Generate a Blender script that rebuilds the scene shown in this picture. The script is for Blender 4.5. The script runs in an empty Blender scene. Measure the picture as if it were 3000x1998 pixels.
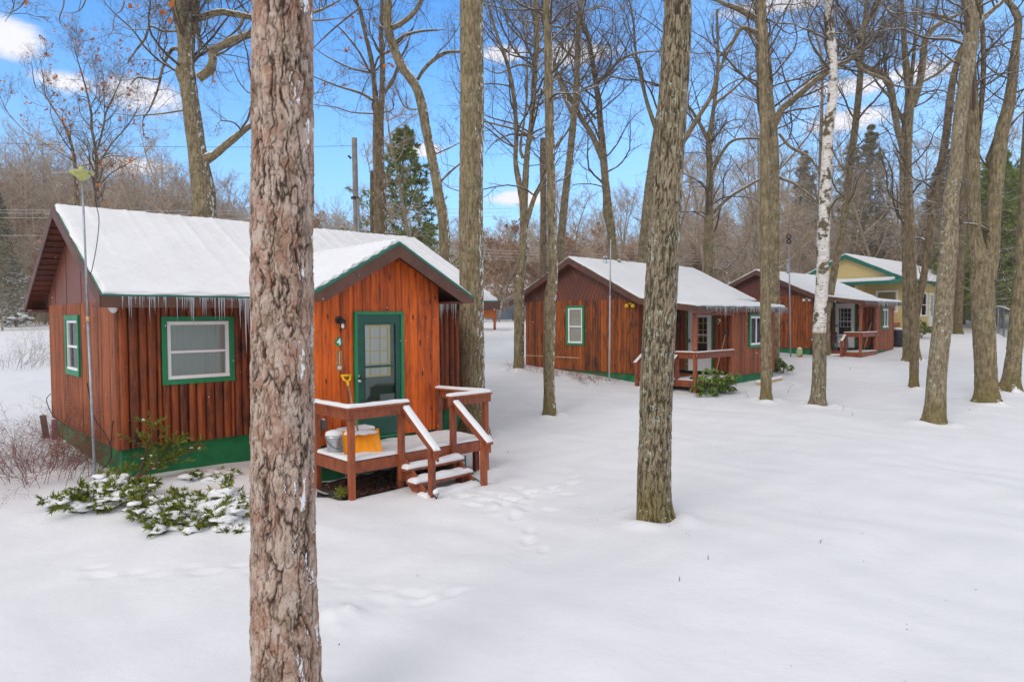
import bpy, math, random
import numpy as np
from mathutils import Vector, Matrix

SC = bpy.context.scene
COL = SC.collection
H = 2.8                                   # height of the camera above the world origin
rs = np.random.RandomState

# ------------------------------------------------------------------ camera model
F, PIT, ROLL, CX, CY = 1990.1, .0334839, .00664, 1500., 999.
_cp, _sp, _cr, _sr = math.cos(PIT), math.sin(PIT), math.cos(ROLL), math.sin(ROLL)
_fw = np.array([0, _cp, -_sp]); _ri = np.array([1., 0, 0]); _dn = np.array([0, -_sp, -_cp])
RM = np.array([_cr*_ri+_sr*_dn, -_sr*_ri+_cr*_dn, _fw])
CAM = np.array([0, 0, H])

def ray(x, y):
    d = ((x-CX)/F)*RM[0]+((y-CY)/F)*RM[1]+RM[2]
    return d/d[1]

def at(x, y, D):
    return CAM+ray(x, y)*D

class Frame:
    def __init__(s, yaw, p, depth):
        s.a = math.radians(yaw)
        s.u = np.array([math.sin(s.a), math.cos(s.a), 0]); s.v = np.array([-math.cos(s.a), math.sin(s.a), 0])
        s.o = at(p[0], p[1], depth); s.rot = math.pi/2-s.a
    def W(s, u, v, w):
        return s.o+u*s.u+v*s.v+np.array([0, 0, w])

C4 = Frame(46.42, (352, 1314.6), 11.0)
C3 = Frame(45.0, (1864, 1092.9), 22.3)
C2 = Frame(45.0, (2375, 1020), 31.3)
YH = Frame(47.0, (2648.4, 970.5), 40.0)

# ------------------------------------------------------------------ ground
def _ctl():
    c = []
    def a(fr, u, v, w): p = fr.W(u, v, w); c.append((p[0], p[1], p[2]-H))
    a(C4, 0, 0, -.40); a(C4, 2.1, 0, -.50); a(C4, 2.35, -3.19, -.66); a(C4, 3.3, -3.9, -.79); a(C4, 4.4, -3.95, -.70)
    a(C4, 5.6, -2.6, -.6); a(C4, 0, 4.5, -.38); a(C4, 7.5, 0, -.5); a(C4, 7.5, 5, -.4); a(C4, -.4, 2, -.56); a(C4, 3.5, -2.4, -.62); a(C4, 1, -2, -.55)
    a(C3, 0, 0, -.40); a(C3, 0, 1.2, -.22); a(C3, 0, 2.9, -.02); a(C3, 0, 5.1, .07); a(C3, .2, -2.15, -.5); a(C3, 3., -2.3, -.36); a(C3, 5.6, -2.2, -.52); a(C3, 8, 3, 0)
    a(C2, 0, .1, -.3); a(C2, .2, -2.2, -.34); a(C2, 2, -2.2, -.34); a(C2, 4.8, -2.2, -.2); a(C2, 0, 2, -.25)
    a(YH, 0, 0, -.12); a(YH, 4.7, -.4, -.2); a(YH, 9, -1, .05)
    for x, y, z in ((26.8, 37, -1.19), (40, 60, -.42), (33.5, 50, -.75), (-24, 34, -1.5), (-34, 48, -.8), (-16, 28, -1.9), (-8, 36, -1.4), (0, 40, -1.2), (-2, 50, -.75),
                    (2, 10, -2.72), (6, 13, -2.68), (0, 5, -2.76), (-4, 6, -2.74), (10, 10, -2.8), (16, 16, -2.6), (5, 18, -2.45), (9, 22, -2.35), (14, 25, -2.1), (19, 30, -1.75), (-10, 8, -2.6)):
        c.append((x, y, z))
    return np.array(c)
CTL = _ctl()
_PY = [-40, 12, 16, 20, 26, 31, 40, 60, 90, 130, 200, 400]
_PZ = [-2.85, -2.72, -2.6, -2.4, -1.95, -1.75, -1.15, -.38, .1, 3.5, 10.5, 22]

def _prior(x, y):
    return np.interp(y, _PY, _PZ)
CRES = CTL[:, 2]-_prior(CTL[:, 0], CTL[:, 1])

def smooth(x, y):
    x = np.asarray(x, float); y = np.asarray(y, float)
    num = np.zeros(np.broadcast(x, y).shape); den = np.full(num.shape, .05)
    for (cx, cy, _), r in zip(CTL, CRES):
        w = np.exp(-((x-cx)**2+(y-cy)**2)/(2*1.5**2))
        num = num+w*r; den = den+w
    return _prior(x, y)+num/den

MOUNDS = []          # (x, y, radius, height)
PRINTS = []          # (x, y, angle, size)

def ground(x, y):
    x = np.asarray(x, float); y = np.asarray(y, float)
    z = smooth(x, y)
    z = z+.022*np.sin(x*.9+1.3*np.sin(y*.5))*np.cos(y*.8+.7*np.sin(x*.6))+.012*np.sin(x*2.1+y*1.4+2*np.sin(y*.7))+.006*np.sin(3.3*x-2.2*y+1.5*np.sin(1.9*y))
    return z+H

def gz(x, y): return float(ground(x, y))

def hit(px_, py_):
    """where the sight line through a pixel meets the snow"""
    d = ray(px_, py_); lo = None; t = 2.5
    while t < 160:
        P = CAM+d*t
        if P[2] < gz(P[0], P[1]): break
        lo = t; t *= 1.02
    a, b = lo or 2.5, t
    for _ in range(24):
        m = (a+b)/2; P = CAM+d*m
        if P[2] < gz(P[0], P[1]): b = m
        else: a = m
    return CAM+d*b

# ------------------------------------------------------------------ object helpers
def tag(o, label=None, cat=None, group=None, kind=None):
    if label: o['label'] = label
    if cat: o['category'] = cat
    if group: o['group'] = group
    if kind: o['kind'] = kind
    return o

def thing(name, label, cat, loc=(0, 0, 0), rz=0, group=None):
    o = bpy.data.objects.new(name, None); COL.objects.link(o)
    o.location = loc; o.rotation_euler = (0, 0, rz); o.empty_display_size = .3
    return tag(o, label, cat, group)

def npmesh(name, V, Fc, mat, parent=None, attrs=None, smooth_=False, loc=None):
    """V (n,3); Fc list of (m,k) int arrays"""
    me = bpy.data.meshes.new(name)
    if not isinstance(Fc, (list, tuple)): Fc = [Fc]
    Fc = [np.asarray(f, np.int32) for f in Fc if len(f)]
    V = np.asarray(V, np.float32)
    me.vertices.add(len(V)); me.vertices.foreach_set('co', V.ravel())
    nl = sum(f.size for f in Fc); npol = sum(len(f) for f in Fc)
    me.loops.add(nl); me.polygons.add(npol)
    me.loops.foreach_set('vertex_index', np.concatenate([f.ravel() for f in Fc]))
    tot = np.concatenate([np.full(len(f), f.shape[1], np.int32) for f in Fc])
    st = np.concatenate([[0], np.cumsum(tot)[:-1]]).astype(np.int32)
    me.polygons.foreach_set('loop_start', st); me.polygons.foreach_set('loop_total', tot)
    if smooth_: me.polygons.foreach_set('use_smooth', np.ones(npol, bool))
    me.update(calc_edges=True)
    for k, a in (attrs or {}).items():
        at_ = me.attributes.new(k, 'FLOAT', 'POINT'); at_.data.foreach_set('value', np.asarray(a, np.float32))
    me.materials.append(mat)
    o = bpy.data.objects.new(name, me); COL.objects.link(o)
    if parent is not None: o.parent = parent
    if loc is not None: o.location = loc
    return o

class MB:
    def __init__(s): s.v = []; s.f = []; s.t = []
    def add(s, vs, fs, tone=0.):
        n = len(s.v); s.v += [tuple(map(float, p)) for p in vs]; s.f += [tuple(i+n for i in f) for f in fs]; s.t += [tone]*len(vs)
    def box(s, a, b, tone=0.):
        (x0, y0, z0), (x1, y1, z1) = a, b
        if x0 > x1: x0, x1 = x1, x0
        if y0 > y1: y0, y1 = y1, y0
        if z0 > z1: z0, z1 = z1, z0
        s.add([(x0, y0, z0), (x1, y0, z0), (x1, y1, z0), (x0, y1, z0), (x0, y0, z1), (x1, y0, z1), (x1, y1, z1), (x0, y1, z1)],
              [(0, 3, 2, 1), (4, 5, 6, 7), (0, 1, 5, 4), (1, 2, 6, 5), (2, 3, 7, 6), (3, 0, 4, 7)], tone)
    def beam(s, p0, p1, w, h, tone=0., up=(0, 0, 1)):
        p0 = Vector(p0); p1 = Vector(p1); t = (p1-p0).normalized(); sd = t.cross(Vector(up)).normalized(); u = sd.cross(t)
        c = []
        for p in (p0, p1):
            for a, b in ((-1, -1), (1, -1), (1, 1), (-1, 1)): c.append(p+sd*(a*w/2)+u*(b*h/2))
        s.add(c, [(0, 1, 2, 3), (7, 6, 5, 4), (0, 4, 5, 1), (1, 5, 6, 2), (2, 6, 7, 3), (3, 7, 4, 0)], tone)
    def slab(s, q, d, tone=0.):
        """quad or polygon q (top, counter-clockwise) pushed along vector d"""
        n = len(q); q = [Vector(p) for p in q]; b = [p+Vector(d) for p in q]
        s.add(q+b, [tuple(range(n)), tuple(range(2*n-1, n-1, -1))]+[(i, i+n, (i+1) % n+n, (i+1) % n) for i in range(n)], tone)
    def tube(s, P, R, n=8, cap=True, tone=0.):
        P = [Vector(p) for p in P]; vs = []; m = len(P)
        if not hasattr(R, '__len__'): R = [R]*m
        ref = Vector((.31, .2, .93)) if abs((P[-1]-P[0]).normalized().z) < .8 else Vector((.93, .3, .1))
        for i, p in enumerate(P):
            t = (P[min(i+1, m-1)]-P[max(i-1, 0)]).normalized(); a = t.cross(ref).normalized(); b = t.cross(a)
            for k in range(n):
                an = 2*math.pi*k/n; vs.append(p+(a*math.cos(an)+b*math.sin(an))*R[i])
        fs = [(i*n+k, i*n+(k+1) % n, (i+1)*n+(k+1) % n, (i+1)*n+k) for i in range(m-1) for k in range(n)]
        if cap: fs += [tuple(range(n-1, -1, -1)), tuple((m-1)*n+k for k in range(n))]
        s.add(vs, fs, tone)
    def lathe(s, c, prof, n=24, tone=0.):
        """prof [(r,z)...] round the vertical through c"""
        vs = []; m = len(prof)
        for r, z in prof:
            for k in range(n):
                an = 2*math.pi*k/n; vs.append((c[0]+r*math.cos(an), c[1]+r*math.sin(an), c[2]+z))
        fs = [(i*n+k, i*n+(k+1) % n, (i+1)*n+(k+1) % n, (i+1)*n+k) for i in range(m-1) for k in range(n)]
        fs += [tuple(range(n-1, -1, -1)), tuple((m-1)*n+k for k in range(n))]
        s.add(vs, fs, tone)
    def build(s, name, mat, parent=None, smooth_=False, bevel=0., loc=None, rz=None):
        me = bpy.data.meshes.new(name); me.from_pydata(s.v, [], s.f)
        a = me.attributes.new('tone', 'FLOAT', 'POINT'); a.data.foreach_set('value', np.array(s.t, np.float32))
        if smooth_: me.polygons.foreach_set('use_smooth', [True]*len(me.polygons))
        me.materials.append(mat); me.update()
        o = bpy.data.objects.new(name, me); COL.objects.link(o)
        if parent is not None: o.parent = parent
        if loc is not None: o.location = loc
        if rz is not None: o.rotation_euler = (0, 0, rz)
        if bevel:
            m = o.modifiers.new('bevel', 'BEVEL'); m.width = bevel; m.segments = 2; m.limit_method = 'ANGLE'
        return o

def copy_thing(root, loc, rz, label=None, sc=None):
    r = root.copy(); COL.objects.link(r); r.location = loc; r.rotation_euler = (0, 0, rz)
    if sc: r.scale = sc
    if label: r['label'] = label
    for ch in list(root.children):
        c = ch.copy(); COL.objects.link(c); c.parent = r
        for g in list(ch.children):
            d = g.copy(); COL.objects.link(d); d.parent = c
    return r

# ------------------------------------------------------------------ materials
class NT:
    def __init__(s, name):
        s.m = bpy.data.materials.new(name); s.m.use_nodes = True; s.t = s.m.node_tree; s.t.nodes.clear()
        s.out = s.n('ShaderNodeOutputMaterial'); s.b = s.n('ShaderNodeBsdfPrincipled'); s.l(s.b.outputs[0], s.out.inputs[0])
        s.tc = None
    def n(s, ty, **k):
        n = s.t.nodes.new(ty)
        for a, v in k.items(): setattr(n, a, v)
        return n
    def l(s, a, b): s.t.links.new(a, b)
    def obj(s, scale=(1, 1, 1), src='Object'):
        if s.tc is None: s.tc = s.n('ShaderNodeTexCoord')
        m = s.n('ShaderNodeMapping'); m.inputs['Scale'].default_value = scale
        s.l(s.tc.outputs[src], m.inputs[0]); return m.outputs[0]
    def noise(s, vec, scale=5., detail=4., rough=.55, dist=0.):
        n = s.n('ShaderNodeTexNoise'); n.inputs['Scale'].default_value = scale; n.inputs['Detail'].default_value = detail
        n.inputs['Roughness'].default_value = rough; n.inputs['Distortion'].default_value = dist; s.l(vec, n.inputs['Vector']); return n.outputs[0]
    def vor(s, vec, scale=5., feature='F1', out=0):
        n = s.n('ShaderNodeTexVoronoi'); n.feature = feature; n.inputs['Scale'].default_value = scale; s.l(vec, n.inputs['Vector']); return n.outputs[out]
    def attr(s, name):
        n = s.n('ShaderNodeAttribute'); n.attribute_name = name; return n.outputs['Fac']
    def val(s, x, sock):
        if isinstance(x, (int, float)): sock.default_value = x
        else: s.l(x, sock)
    def math(s, op, a, b=0., c=0., clamp=False):
        n = s.n('ShaderNodeMath', operation=op); n.use_clamp = clamp
        for i, x in enumerate((a, b, c)): s.val(x, n.inputs[i])
        return n.outputs[0]
    def ramp(s, x, a, b, lo=0., hi=1.):
        n = s.n('ShaderNodeMapRange'); n.interpolation_type = 'SMOOTHSTEP'; s.val(x, n.inputs[0])
        for i, v in enumerate((a, b, lo, hi)): s.val(v, n.inputs[i+1])
        return n.outputs[0]
    def mix(s, f, a, b, mode='MIX'):
        n = s.n('ShaderNodeMix', data_type='RGBA', blend_type=mode); s.val(f, n.inputs[0])
        for x, so in ((a, n.inputs[6]), (b, n.inputs[7])):
            if isinstance(x, (tuple, list)): so.default_value = (*x[:3], 1)
            else: s.l(x, so)
        return n.outputs[2]
    def col(s, c): s.val(c, s.b.inputs['Base Color']) if not isinstance(c, tuple) else setattr(s.b.inputs['Base Color'], 'default_value', (*c, 1))
    def set(s, **k):
        for a, v in k.items():
            so = s.b.inputs[a.replace('_', ' ')]
            if isinstance(v, (int, float, tuple)): so.default_value = v
            else: s.l(v, so)
    def bump(s, h, strength=.3, dist=.01):
        n = s.n('ShaderNodeBump'); n.inputs['Strength'].default_value = strength; n.inputs['Distance'].default_value = dist
        s.l(h, n.inputs['Height']); s.l(n.outputs[0], s.b.inputs['Normal']); return n
    def normal(s, ax):
        g = s.n('ShaderNodeNewGeometry'); d = s.n('ShaderNodeVectorMath', operation='DOT_PRODUCT'); s.l(g.outputs['True Normal' if 0 else 'Normal'], d.inputs[0])
        d.inputs[1].default_value = ax; return d.outputs['Value']

def plain(name, c, rough=.6, metal=0., var=.12, scale=6., spec=.5, bump=0.):
    t = NT(name); v = t.noise(t.obj(), scale, 5)
    t.col(t.mix(t.ramp(v, .3, .7), tuple(x*(1-var) for x in c), tuple(min(1, x*(1+var)) for x in c)))
    t.set(Roughness=rough, Metallic=metal, Specular_IOR_Level=spec)
    if bump: t.bump(t.noise(t.obj(), scale*8, 4), .4, bump)
    return t.m

def m_snow(name='snow', tint=(.86, .87, .885), coarse=1.):
    t = NT(name); o = t.obj()
    a = t.noise(o, 9*coarse, 6, .6); b = t.noise(o, 120, 3, .6); c = t.noise(o, 1.3, 4, .55)
    t.col(t.mix(t.ramp(c, .3, .7), tuple(x*.955 for x in tint), tint))
    h = t.math('ADD', t.math('MULTIPLY', a, .7), t.math('MULTIPLY', b, .12))
    t.set(Roughness=.75, Specular_IOR_Level=.25); t.bump(h, .5, .035); return t.m

def m_wood(name, light, dark, grain=(22, 22, 1.3), knots=0., dirt=.35, rough=.5, bump=.004, blot=1.6):
    """stained timber, the grain running along local z unless the scale says otherwise"""
    t = NT(name); g = t.noise(t.obj(grain), 1.6, 7, .6, .5); tone = t.attr('tone'); bl = t.noise(t.obj((blot*2.2, blot*2.2, blot*.8)), 1.7, 4, .6)
    f = t.math('ADD', t.math('MULTIPLY', t.ramp(g, .35, .70), .48), t.math('MULTIPLY', tone, .50)); f = t.math('ADD', f, t.ramp(bl, .45, .8, 0, dirt), clamp=True)
    c = t.mix(f, light, dark)
    if knots:
        k = t.vor(t.obj((7, 7, 2.6)), 1., 'F1'); kf = t.ramp(k, .07, .2, knots, 0)
        c = t.mix(kf, c, tuple(x*.22 for x in dark))
    t.col(c); t.set(Roughness=rough, Specular_IOR_Level=.35); t.bump(g, .5, bump); return t.m

def m_diag(name, light, dark, yc):
    t = NT(name)
    tc = t.obj(); sp = t.n('ShaderNodeSeparateXYZ'); t.l(tc, sp.inputs[0])
    ay = t.math('ABSOLUTE', t.math('SUBTRACT', sp.outputs[1], yc))
    d = t.math('SUBTRACT', t.math('MULTIPLY', ay, 1.0), t.math('MULTIPLY', sp.outputs[2], .45))
    p = t.math('PINGPONG', t.math('MULTIPLY', d, 6.), .5); gr = t.ramp(p, .0, .12)
    fl = t.math('FLOOR', t.math('MULTIPLY', d, 6.)); wn = t.n('ShaderNodeTexWhiteNoise', noise_dimensions='1D'); t.l(fl, wn.inputs['W'])
    g = t.noise(t.obj((9, 9, 9)), 2., 5)
    c = t.mix(t.math('ADD', t.math('MULTIPLY', wn.outputs[0], .5), t.math('MULTIPLY', g, .5)), light, dark)
    c = t.mix(gr, tuple(x*.3 for x in dark), c)
    t.col(c); t.set(Roughness=.6); t.bump(gr, .8, .012); return t.m

def m_bark(name, lo, hi, deep, lichen=(.30, .33, .22), lich=.25, snow=.6, zs=.16, sc=28., moss=0.):
    """bark: vertical furrows, blotches of lichen, snow driven on to one side and lying on top"""
    t = NT(name); o = t.obj((1, 1, zs)); crack = t.attr('crack'); tone = t.attr('tone')
    f = t.noise(o, sc, 7, .62, .6); v = t.vor(t.obj((1, 1, zs*.8)), sc*.8, 'F1')
    fine = t.noise(t.obj((1, 1, .5)), 75, 4, .7); rid = t.math('ADD', t.math('MULTIPLY', f, .6), t.math('MULTIPLY', v, .4)); rid = t.math('ADD', rid, t.math('MULTIPLY', t.math('SUBTRACT', fine, .5), .5))
    c = t.mix(t.ramp(rid, .28, .68), lo, hi)
    c = t.mix(t.math('MULTIPLY', tone, .6), c, tuple(x*1.12 for x in hi))
    c = t.mix(t.math('MULTIPLY', crack, .92), c, deep)
    o1 = t.obj(); c = t.mix(t.ramp(t.noise(o1, 30, 5, .7), .60, .66, 0, .55), c, tuple(x*1.7 for x in hi)); c = t.mix(t.ramp(t.noise(o1, 5, 5, .65), .5, .72, 0, .5), c, lo); ln = t.noise(o1, 11, 6, .65); l2 = t.noise(o1, 2.2, 3)
    lf = t.math('MULTIPLY', t.ramp(ln, .56, .66), t.ramp(l2, .38, .62, 0, lich*2), clamp=True)
    c = t.mix(lf, c, lichen)
    if moss:
        mf = t.math('MULTIPLY', t.ramp(t.noise(o1, 3.1, 5), .48, .7), moss, clamp=True); c = t.mix(mf, c, (.09, .085, .022))
    spz = t.n('ShaderNodeSeparateXYZ'); t.l(o1, spz.inputs[0]); bs = t.math('MULTIPLY', t.ramp(t.math('ADD', spz.outputs[2], t.math('MULTIPLY', t.noise(o1, 7, 4), .8)), 1.3, .5), .55); c = t.mix(bs, c, (.17, .135, .03), 'MIX'); c = t.mix(t.math('MULTIPLY', crack, .6), c, deep)
    sn = t.noise(t.obj((1, 1, .45)), 16, 5, .6); side = t.normal((.93, -.37, .02)); up = t.normal((.1, -.05, .99))
    s1 = t.math('ADD', side, t.math('MULTIPLY', t.math('SUBTRACT', sn, .5), 1.5)); s1 = t.ramp(s1, 1.02, 1.10)
    s1 = t.math('MULTIPLY', s1, snow*1.4, clamp=True)
    s2 = t.ramp(t.math('ADD', up, t.math('MULTIPLY', t.math('SUBTRACT', sn, .5), .7)), .5, .62)
    sf = t.math('MAXIMUM', s1, s2)
    c = t.mix(sf, c, (.85, .87, .9)); t.col(c); t.set(Roughness=.9, Specular_IOR_Level=.12)
    t.bump(t.math('ADD', rid, t.math('MULTIPLY', sf, .5)), .8, .014); return t.m

def m_twig(name, c, snowcol=True, amt=.55):
    t = NT(name); n = t.noise(t.obj(), 3, 4); cc = t.mix(t.ramp(n, .35, .65), tuple(x*.75 for x in c), tuple(x*1.25 for x in c))
    if snowcol:
        up = t.normal((0, 0, 1)); s = t.ramp(t.math('ADD', up, t.math('MULTIPLY', t.math('SUBTRACT', t.noise(t.obj(), 5, 3), .5), 1.6)), amt, amt+.15)
        cc = t.mix(s, cc, (.83, .85, .88))
    t.col(cc); t.set(Roughness=.85, Specular_IOR_Level=.15); return t.m

def m_leaf(name, a, b, scale=2.5, trans=.25, rough=.5):
    t = NT(name); n = t.noise(t.obj(), scale, 5, .7); tn = t.attr('tone'); f = t.math('ADD', t.math('MULTIPLY', t.ramp(n, .3, .7), .5), t.math('MULTIPLY', tn, .5))
    t.col(t.mix(f, a, b)); t.set(Roughness=rough, Specular_IOR_Level=.25); return t.m

def m_glass(name='glass', tint=(.97, .99, .98)):
    t = NT(name); t.t.nodes.remove(t.b); a = t.n('ShaderNodeBsdfTransparent'); a.inputs[0].default_value = (*tint, 1)
    g = t.n('ShaderNodeBsdfGlossy'); g.inputs['Roughness'].default_value = .03; fr = t.n('ShaderNodeFresnel'); fr.inputs[0].default_value = 1.45
    m = t.n('ShaderNodeMixShader'); t.l(t.ramp(fr.outputs[0], 0, 1, .05, 1.), m.inputs[0]); t.l(a.outputs[0], m.inputs[1]); t.l(g.outputs[0], m.inputs[2]); t.l(m.outputs[0], t.out.inputs[0])
    nb = t.n('ShaderNodeBump'); nb.inputs['Strength'].default_value = .12; nb.inputs['Distance'].default_value = .01; t.l(t.noise(t.obj(), 3.5, 2), nb.inputs['Height']); t.l(nb.outputs[0], g.inputs['Normal'])
    return t.m

M = {}
def mats():
    M['snow'] = m_snow(); M['snow_ground'] = m_snow('ground_snow', (.84, .85, .87), .7)
    M['log'] = m_wood('log_siding', (.38, .082, .014), (.030, .010, .007), dirt=.55)
    M['log_side'] = m_wood('log_siding_weathered', (.42, .118, .036), (.085, .027, .014), dirt=.35, rough=.6)
    M['entry'] = m_wood('entry_boards', (.84, .150, .006), (.20, .030, .005), grain=(16, 16, 1.1), knots=.9, dirt=.42)
    M['log3'] = m_wood('log_siding_cabin_three', (.48, .118, .014), (.055, .018, .008), dirt=.55)
    M['rail'] = m_wood('rail_wood', (.40, .105, .038), (.13, .036, .02), grain=(9, 9, 3), dirt=.4)
    M['fascia'] = plain('brown_fascia', (.115, .046, .028), .6, var=.2, scale=4)
    M['panel'] = m_wood('gable_panel', (.22, .068, .036), (.085, .028, .018), grain=(1, 40, 1.2), dirt=.3)
    M['soffit'] = m_wood('soffit_boards', (.20, .045, .018), (.06, .014, .009), grain=(3, 30, 30), dirt=.4)
    M['diag3'] = m_diag('diagonal_boards', (.22, .062, .028), (.085, .024, .014), 2.5)
    M['diag2'] = m_diag('diagonal_boards_far', (.19, .05, .032), (.09, .022, .016), 2.45)
    M['green'] = plain('green_paint', (.008, .215, .078), .5, var=.08, scale=8)
    M['dgreen'] = plain('dark_green_paint', (.006, .075, .048), .4, var=.12, scale=5)
    M['found'] = plain('green_foundation', (.007, .17, .055), .75, var=.22, scale=3.5, bump=.008)
    M['drip'] = plain('green_metal_edge', (.012, .15, .095), .4, var=.1)
    M['white'] = plain('white_vinyl', (.88, .88, .88), .4, var=.03)
    M['cream'] = plain('cream_muntin', (.85, .66, .22), .5, var=.05)
    M['curtain'] = curtain('sheer_curtain', (.44, .50, .46))
    M['curtain_w'] = curtain('white_curtain', (.88, .90, .90)); M['curtain_t'] = curtain('tan_blind', (.58, .50, .36), horiz=True)
    M['dark'] = plain('dark_interior', (.02, .022, .022), .8); M['glass'] = m_glass()
    M['black'] = plain('black_metal', (.012, .013, .016), .4); M['galv'] = galv()
    M['steel'] = plain('grey_steel_pipe', (.34, .37, .39), .45, metal=.4, var=.15, scale=12)
    M['orange'] = plain('orange_plastic', (.98, .36, .005), .35, var=.04); M['yellow'] = plain('yellow_plastic', (.80, .50, .01), .35, var=.04)
    M['ash'] = plain('wooden_handle', (.34, .22, .12), .6, var=.2, scale=10); M['pale'] = plain('pale_wood', (.55, .36, .19), .55, var=.15, scale=10)
    M['tote'] = plain('white_plastic_box', (.66, .60, .58), .5, var=.05); M['ice'] = ice()
    M['oak'] = m_bark('oak_bark', (.085, .062, .033), (.32, .255, .155), (.020, .014, .008), lich=.4, moss=.35)
    M['lichenbark'] = m_bark('lichen_bark', (.095, .07, .043), (.34, .28, .185), (.022, .016, .010), lichen=(.42, .45, .37), lich=.85, snow=.3, zs=.3, sc=34, moss=.2)
    M['greybark'] = m_bark('grey_brown_bark', (.072, .050, .029), (.24, .18, .11), (.018, .013, .008), lich=.2, snow=.5)
    M['pine'] = pinebark(); M['birch'] = birchbark()
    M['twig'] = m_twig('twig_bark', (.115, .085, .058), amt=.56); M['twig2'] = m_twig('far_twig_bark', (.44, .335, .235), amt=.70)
    M['redtwig'] = m_twig('red_twig', (.23, .085, .055), amt=1.1)
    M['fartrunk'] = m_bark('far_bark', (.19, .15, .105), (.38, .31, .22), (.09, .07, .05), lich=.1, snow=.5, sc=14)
    M['deadleaf'] = m_leaf('dead_orange_leaf', (.75, .24, .025), (.45, .12, .025)); M['russet'] = m_leaf('russet_leaf', (.44, .26, .16), (.32, .18, .11))
    M['litter'] = m_leaf('leaf_litter', (.16, .07, .045), (.05, .022, .015), 9)
    M['juniper'] = m_leaf('juniper_green', (.045, .095, .012), (.30, .31, .028), 3)
    M['pineleaf'] = m_leaf('pine_green', (.12, .18, .04), (.28, .33, .085), 1.2); M['spruce'] = m_leaf('spruce_green', (.035, .07, .045), (.06, .10, .06), 1.2)
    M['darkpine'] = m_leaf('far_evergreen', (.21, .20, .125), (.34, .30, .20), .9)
    M['rhodo'] = m_leaf('rhododendron_leaf', (.05, .12, .022), (.22, .29, .05), 4)
    M['siding'] = lap('yellow_lap_siding', (.72, .56, .24)); M['soil'] = plain('bare_soil', (.035, .02, .014), .95, var=.4, scale=9, bump=.02)
    M['chair'] = plain('grey_plastic', (.11, .12, .135), .5); M['bluegrey'] = plain('blue_grey_siding', (.16, .22, .29), .7)
    M['pole'] = plain('weathered_pole', (.27, .25, .22), .8, var=.25, scale=3); M['fence'] = plain('fence_wire', (.11, .12, .12), .5, metal=.3)
    M['tank'] = tankm(); M['saucer'] = plain('yellowed_plastic', (.46, .48, .16), .5, var=.15, scale=10); M['cable'] = plain('black_cable', (.02, .02, .022), .6)
    M['wire'] = plain('snowy_wire', (.42, .42, .42), .6); M['silver'] = plain('brushed_steel', (.6, .62, .64), .3, metal=.8)
    M['teal'] = plain('teal_plastic', (.02, .25, .2), .5)
    M['tan'] = plain('tan_plaque', (.42, .17, .05), .6, var=.2, scale=20); M['pink'] = plain('faded_pink_post', (.33, .17, .21), .7); M['greywood'] = plain('grey_timber', (.13, .10, .085), .8, var=.3)

def curtain(name, c, horiz=False):
    t = NT(name); sc = (1, 1, 34) if horiz else (30, 30, .6); n = t.noise(t.obj(sc), 1., 3, .5, .3); b = t.noise(t.obj(), 2.5, 3)
    f = t.math('ADD', t.math('MULTIPLY', t.ramp(n, .3, .7), .6), t.math('MULTIPLY', b, .4)); t.col(t.mix(f, tuple(x*.78 for x in c), c)); t.set(Roughness=.9); return t.m  # fold shading painted as streaks in the flat sheet's colour

def galv():
    t = NT('galvanised_steel'); v = t.vor(t.obj(), 38, 'F1', 1); n = t.noise(t.obj((14, 14, 1)), 1.5, 4)
    t.col(t.mix(n, (.42, .45, .48), (.66, .69, .72))); t.set(Metallic=.85, Roughness=.38); t.l(t.ramp(n, .3, .7, .28, .5), t.b.inputs['Roughness']); return t.m

def ice():
    t = NT('ice'); t.col((.86, .9, .95)); t.set(Roughness=.12, Transmission_Weight=.55, IOR=1.31, Specular_IOR_Level=.6); return t.m

def lap(name, c):
    t = NT(name); o = t.obj(); sp = t.n('ShaderNodeSeparateXYZ'); t.l(o, sp.inputs[0]); p = t.math('FRACT', t.math('MULTIPLY', sp.outputs[2], 6.6))
    e = t.ramp(p, .0, .12); t.col(t.mix(e, tuple(x*.62 for x in c), c)); t.set(Roughness=.5); t.bump(p, .5, .012); return t.m

def tankm():
    t = NT('rusty_green_tank'); n = t.noise(t.obj(), 4, 5); sp = t.n('ShaderNodeSeparateXYZ'); t.l(t.obj(), sp.inputs[0])
    f = t.ramp(t.math('SUBTRACT', t.math('ADD', n, sp.outputs[0]), t.math('MULTIPLY', sp.outputs[2], 1.6)), .30, .45)
    t.col(t.mix(f, (.40, .45, .22), (.30, .09, .03))); t.set(Roughness=.55); return t.m

def pinebark():
    t = NT('red_pine_bark'); tone = t.attr('tone'); crack = t.attr('crack'); o = t.obj((1, 1, .5)); n = t.noise(o, 45, 7, .65, .4); n2 = t.noise(t.obj((1, 1, .6)), 9, 5, .6)
    c = t.mix(t.ramp(tone, .2, .8), (.52, .405, .325), (.37, .21, .145))
    c = t.mix(t.ramp(n2, .42, .62, 0, .8), c, (.56, .455, .38)); c = t.mix(t.ramp(n, .42, .72, 0, .5), c, (.22, .13, .095))
    c = t.mix(t.ramp(t.noise(t.obj((1, 1, .7)), 5.5, 5, .65), .5, .68, 0, .65), c, (.20, .15, .095))
    c = t.mix(t.math('MULTIPLY', crack, .97), c, (.045, .026, .018))
    sn = t.noise(t.obj((1, 1, .35)), 11, 5, .55); side = t.normal((.90, -.43, 0))
    s1 = t.ramp(t.math('ADD', side, t.math('MULTIPLY', t.math('SUBTRACT', sn, .5), 1.2)), 1.09, 1.12)
    c = t.mix(s1, c, (.86, .88, .91)); t.col(c); t.set(Roughness=.88, Specular_IOR_Level=.15)
    t.bump(t.math('ADD', n, t.math('MULTIPLY', n2, .6)), .7, .006); return t.m

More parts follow.
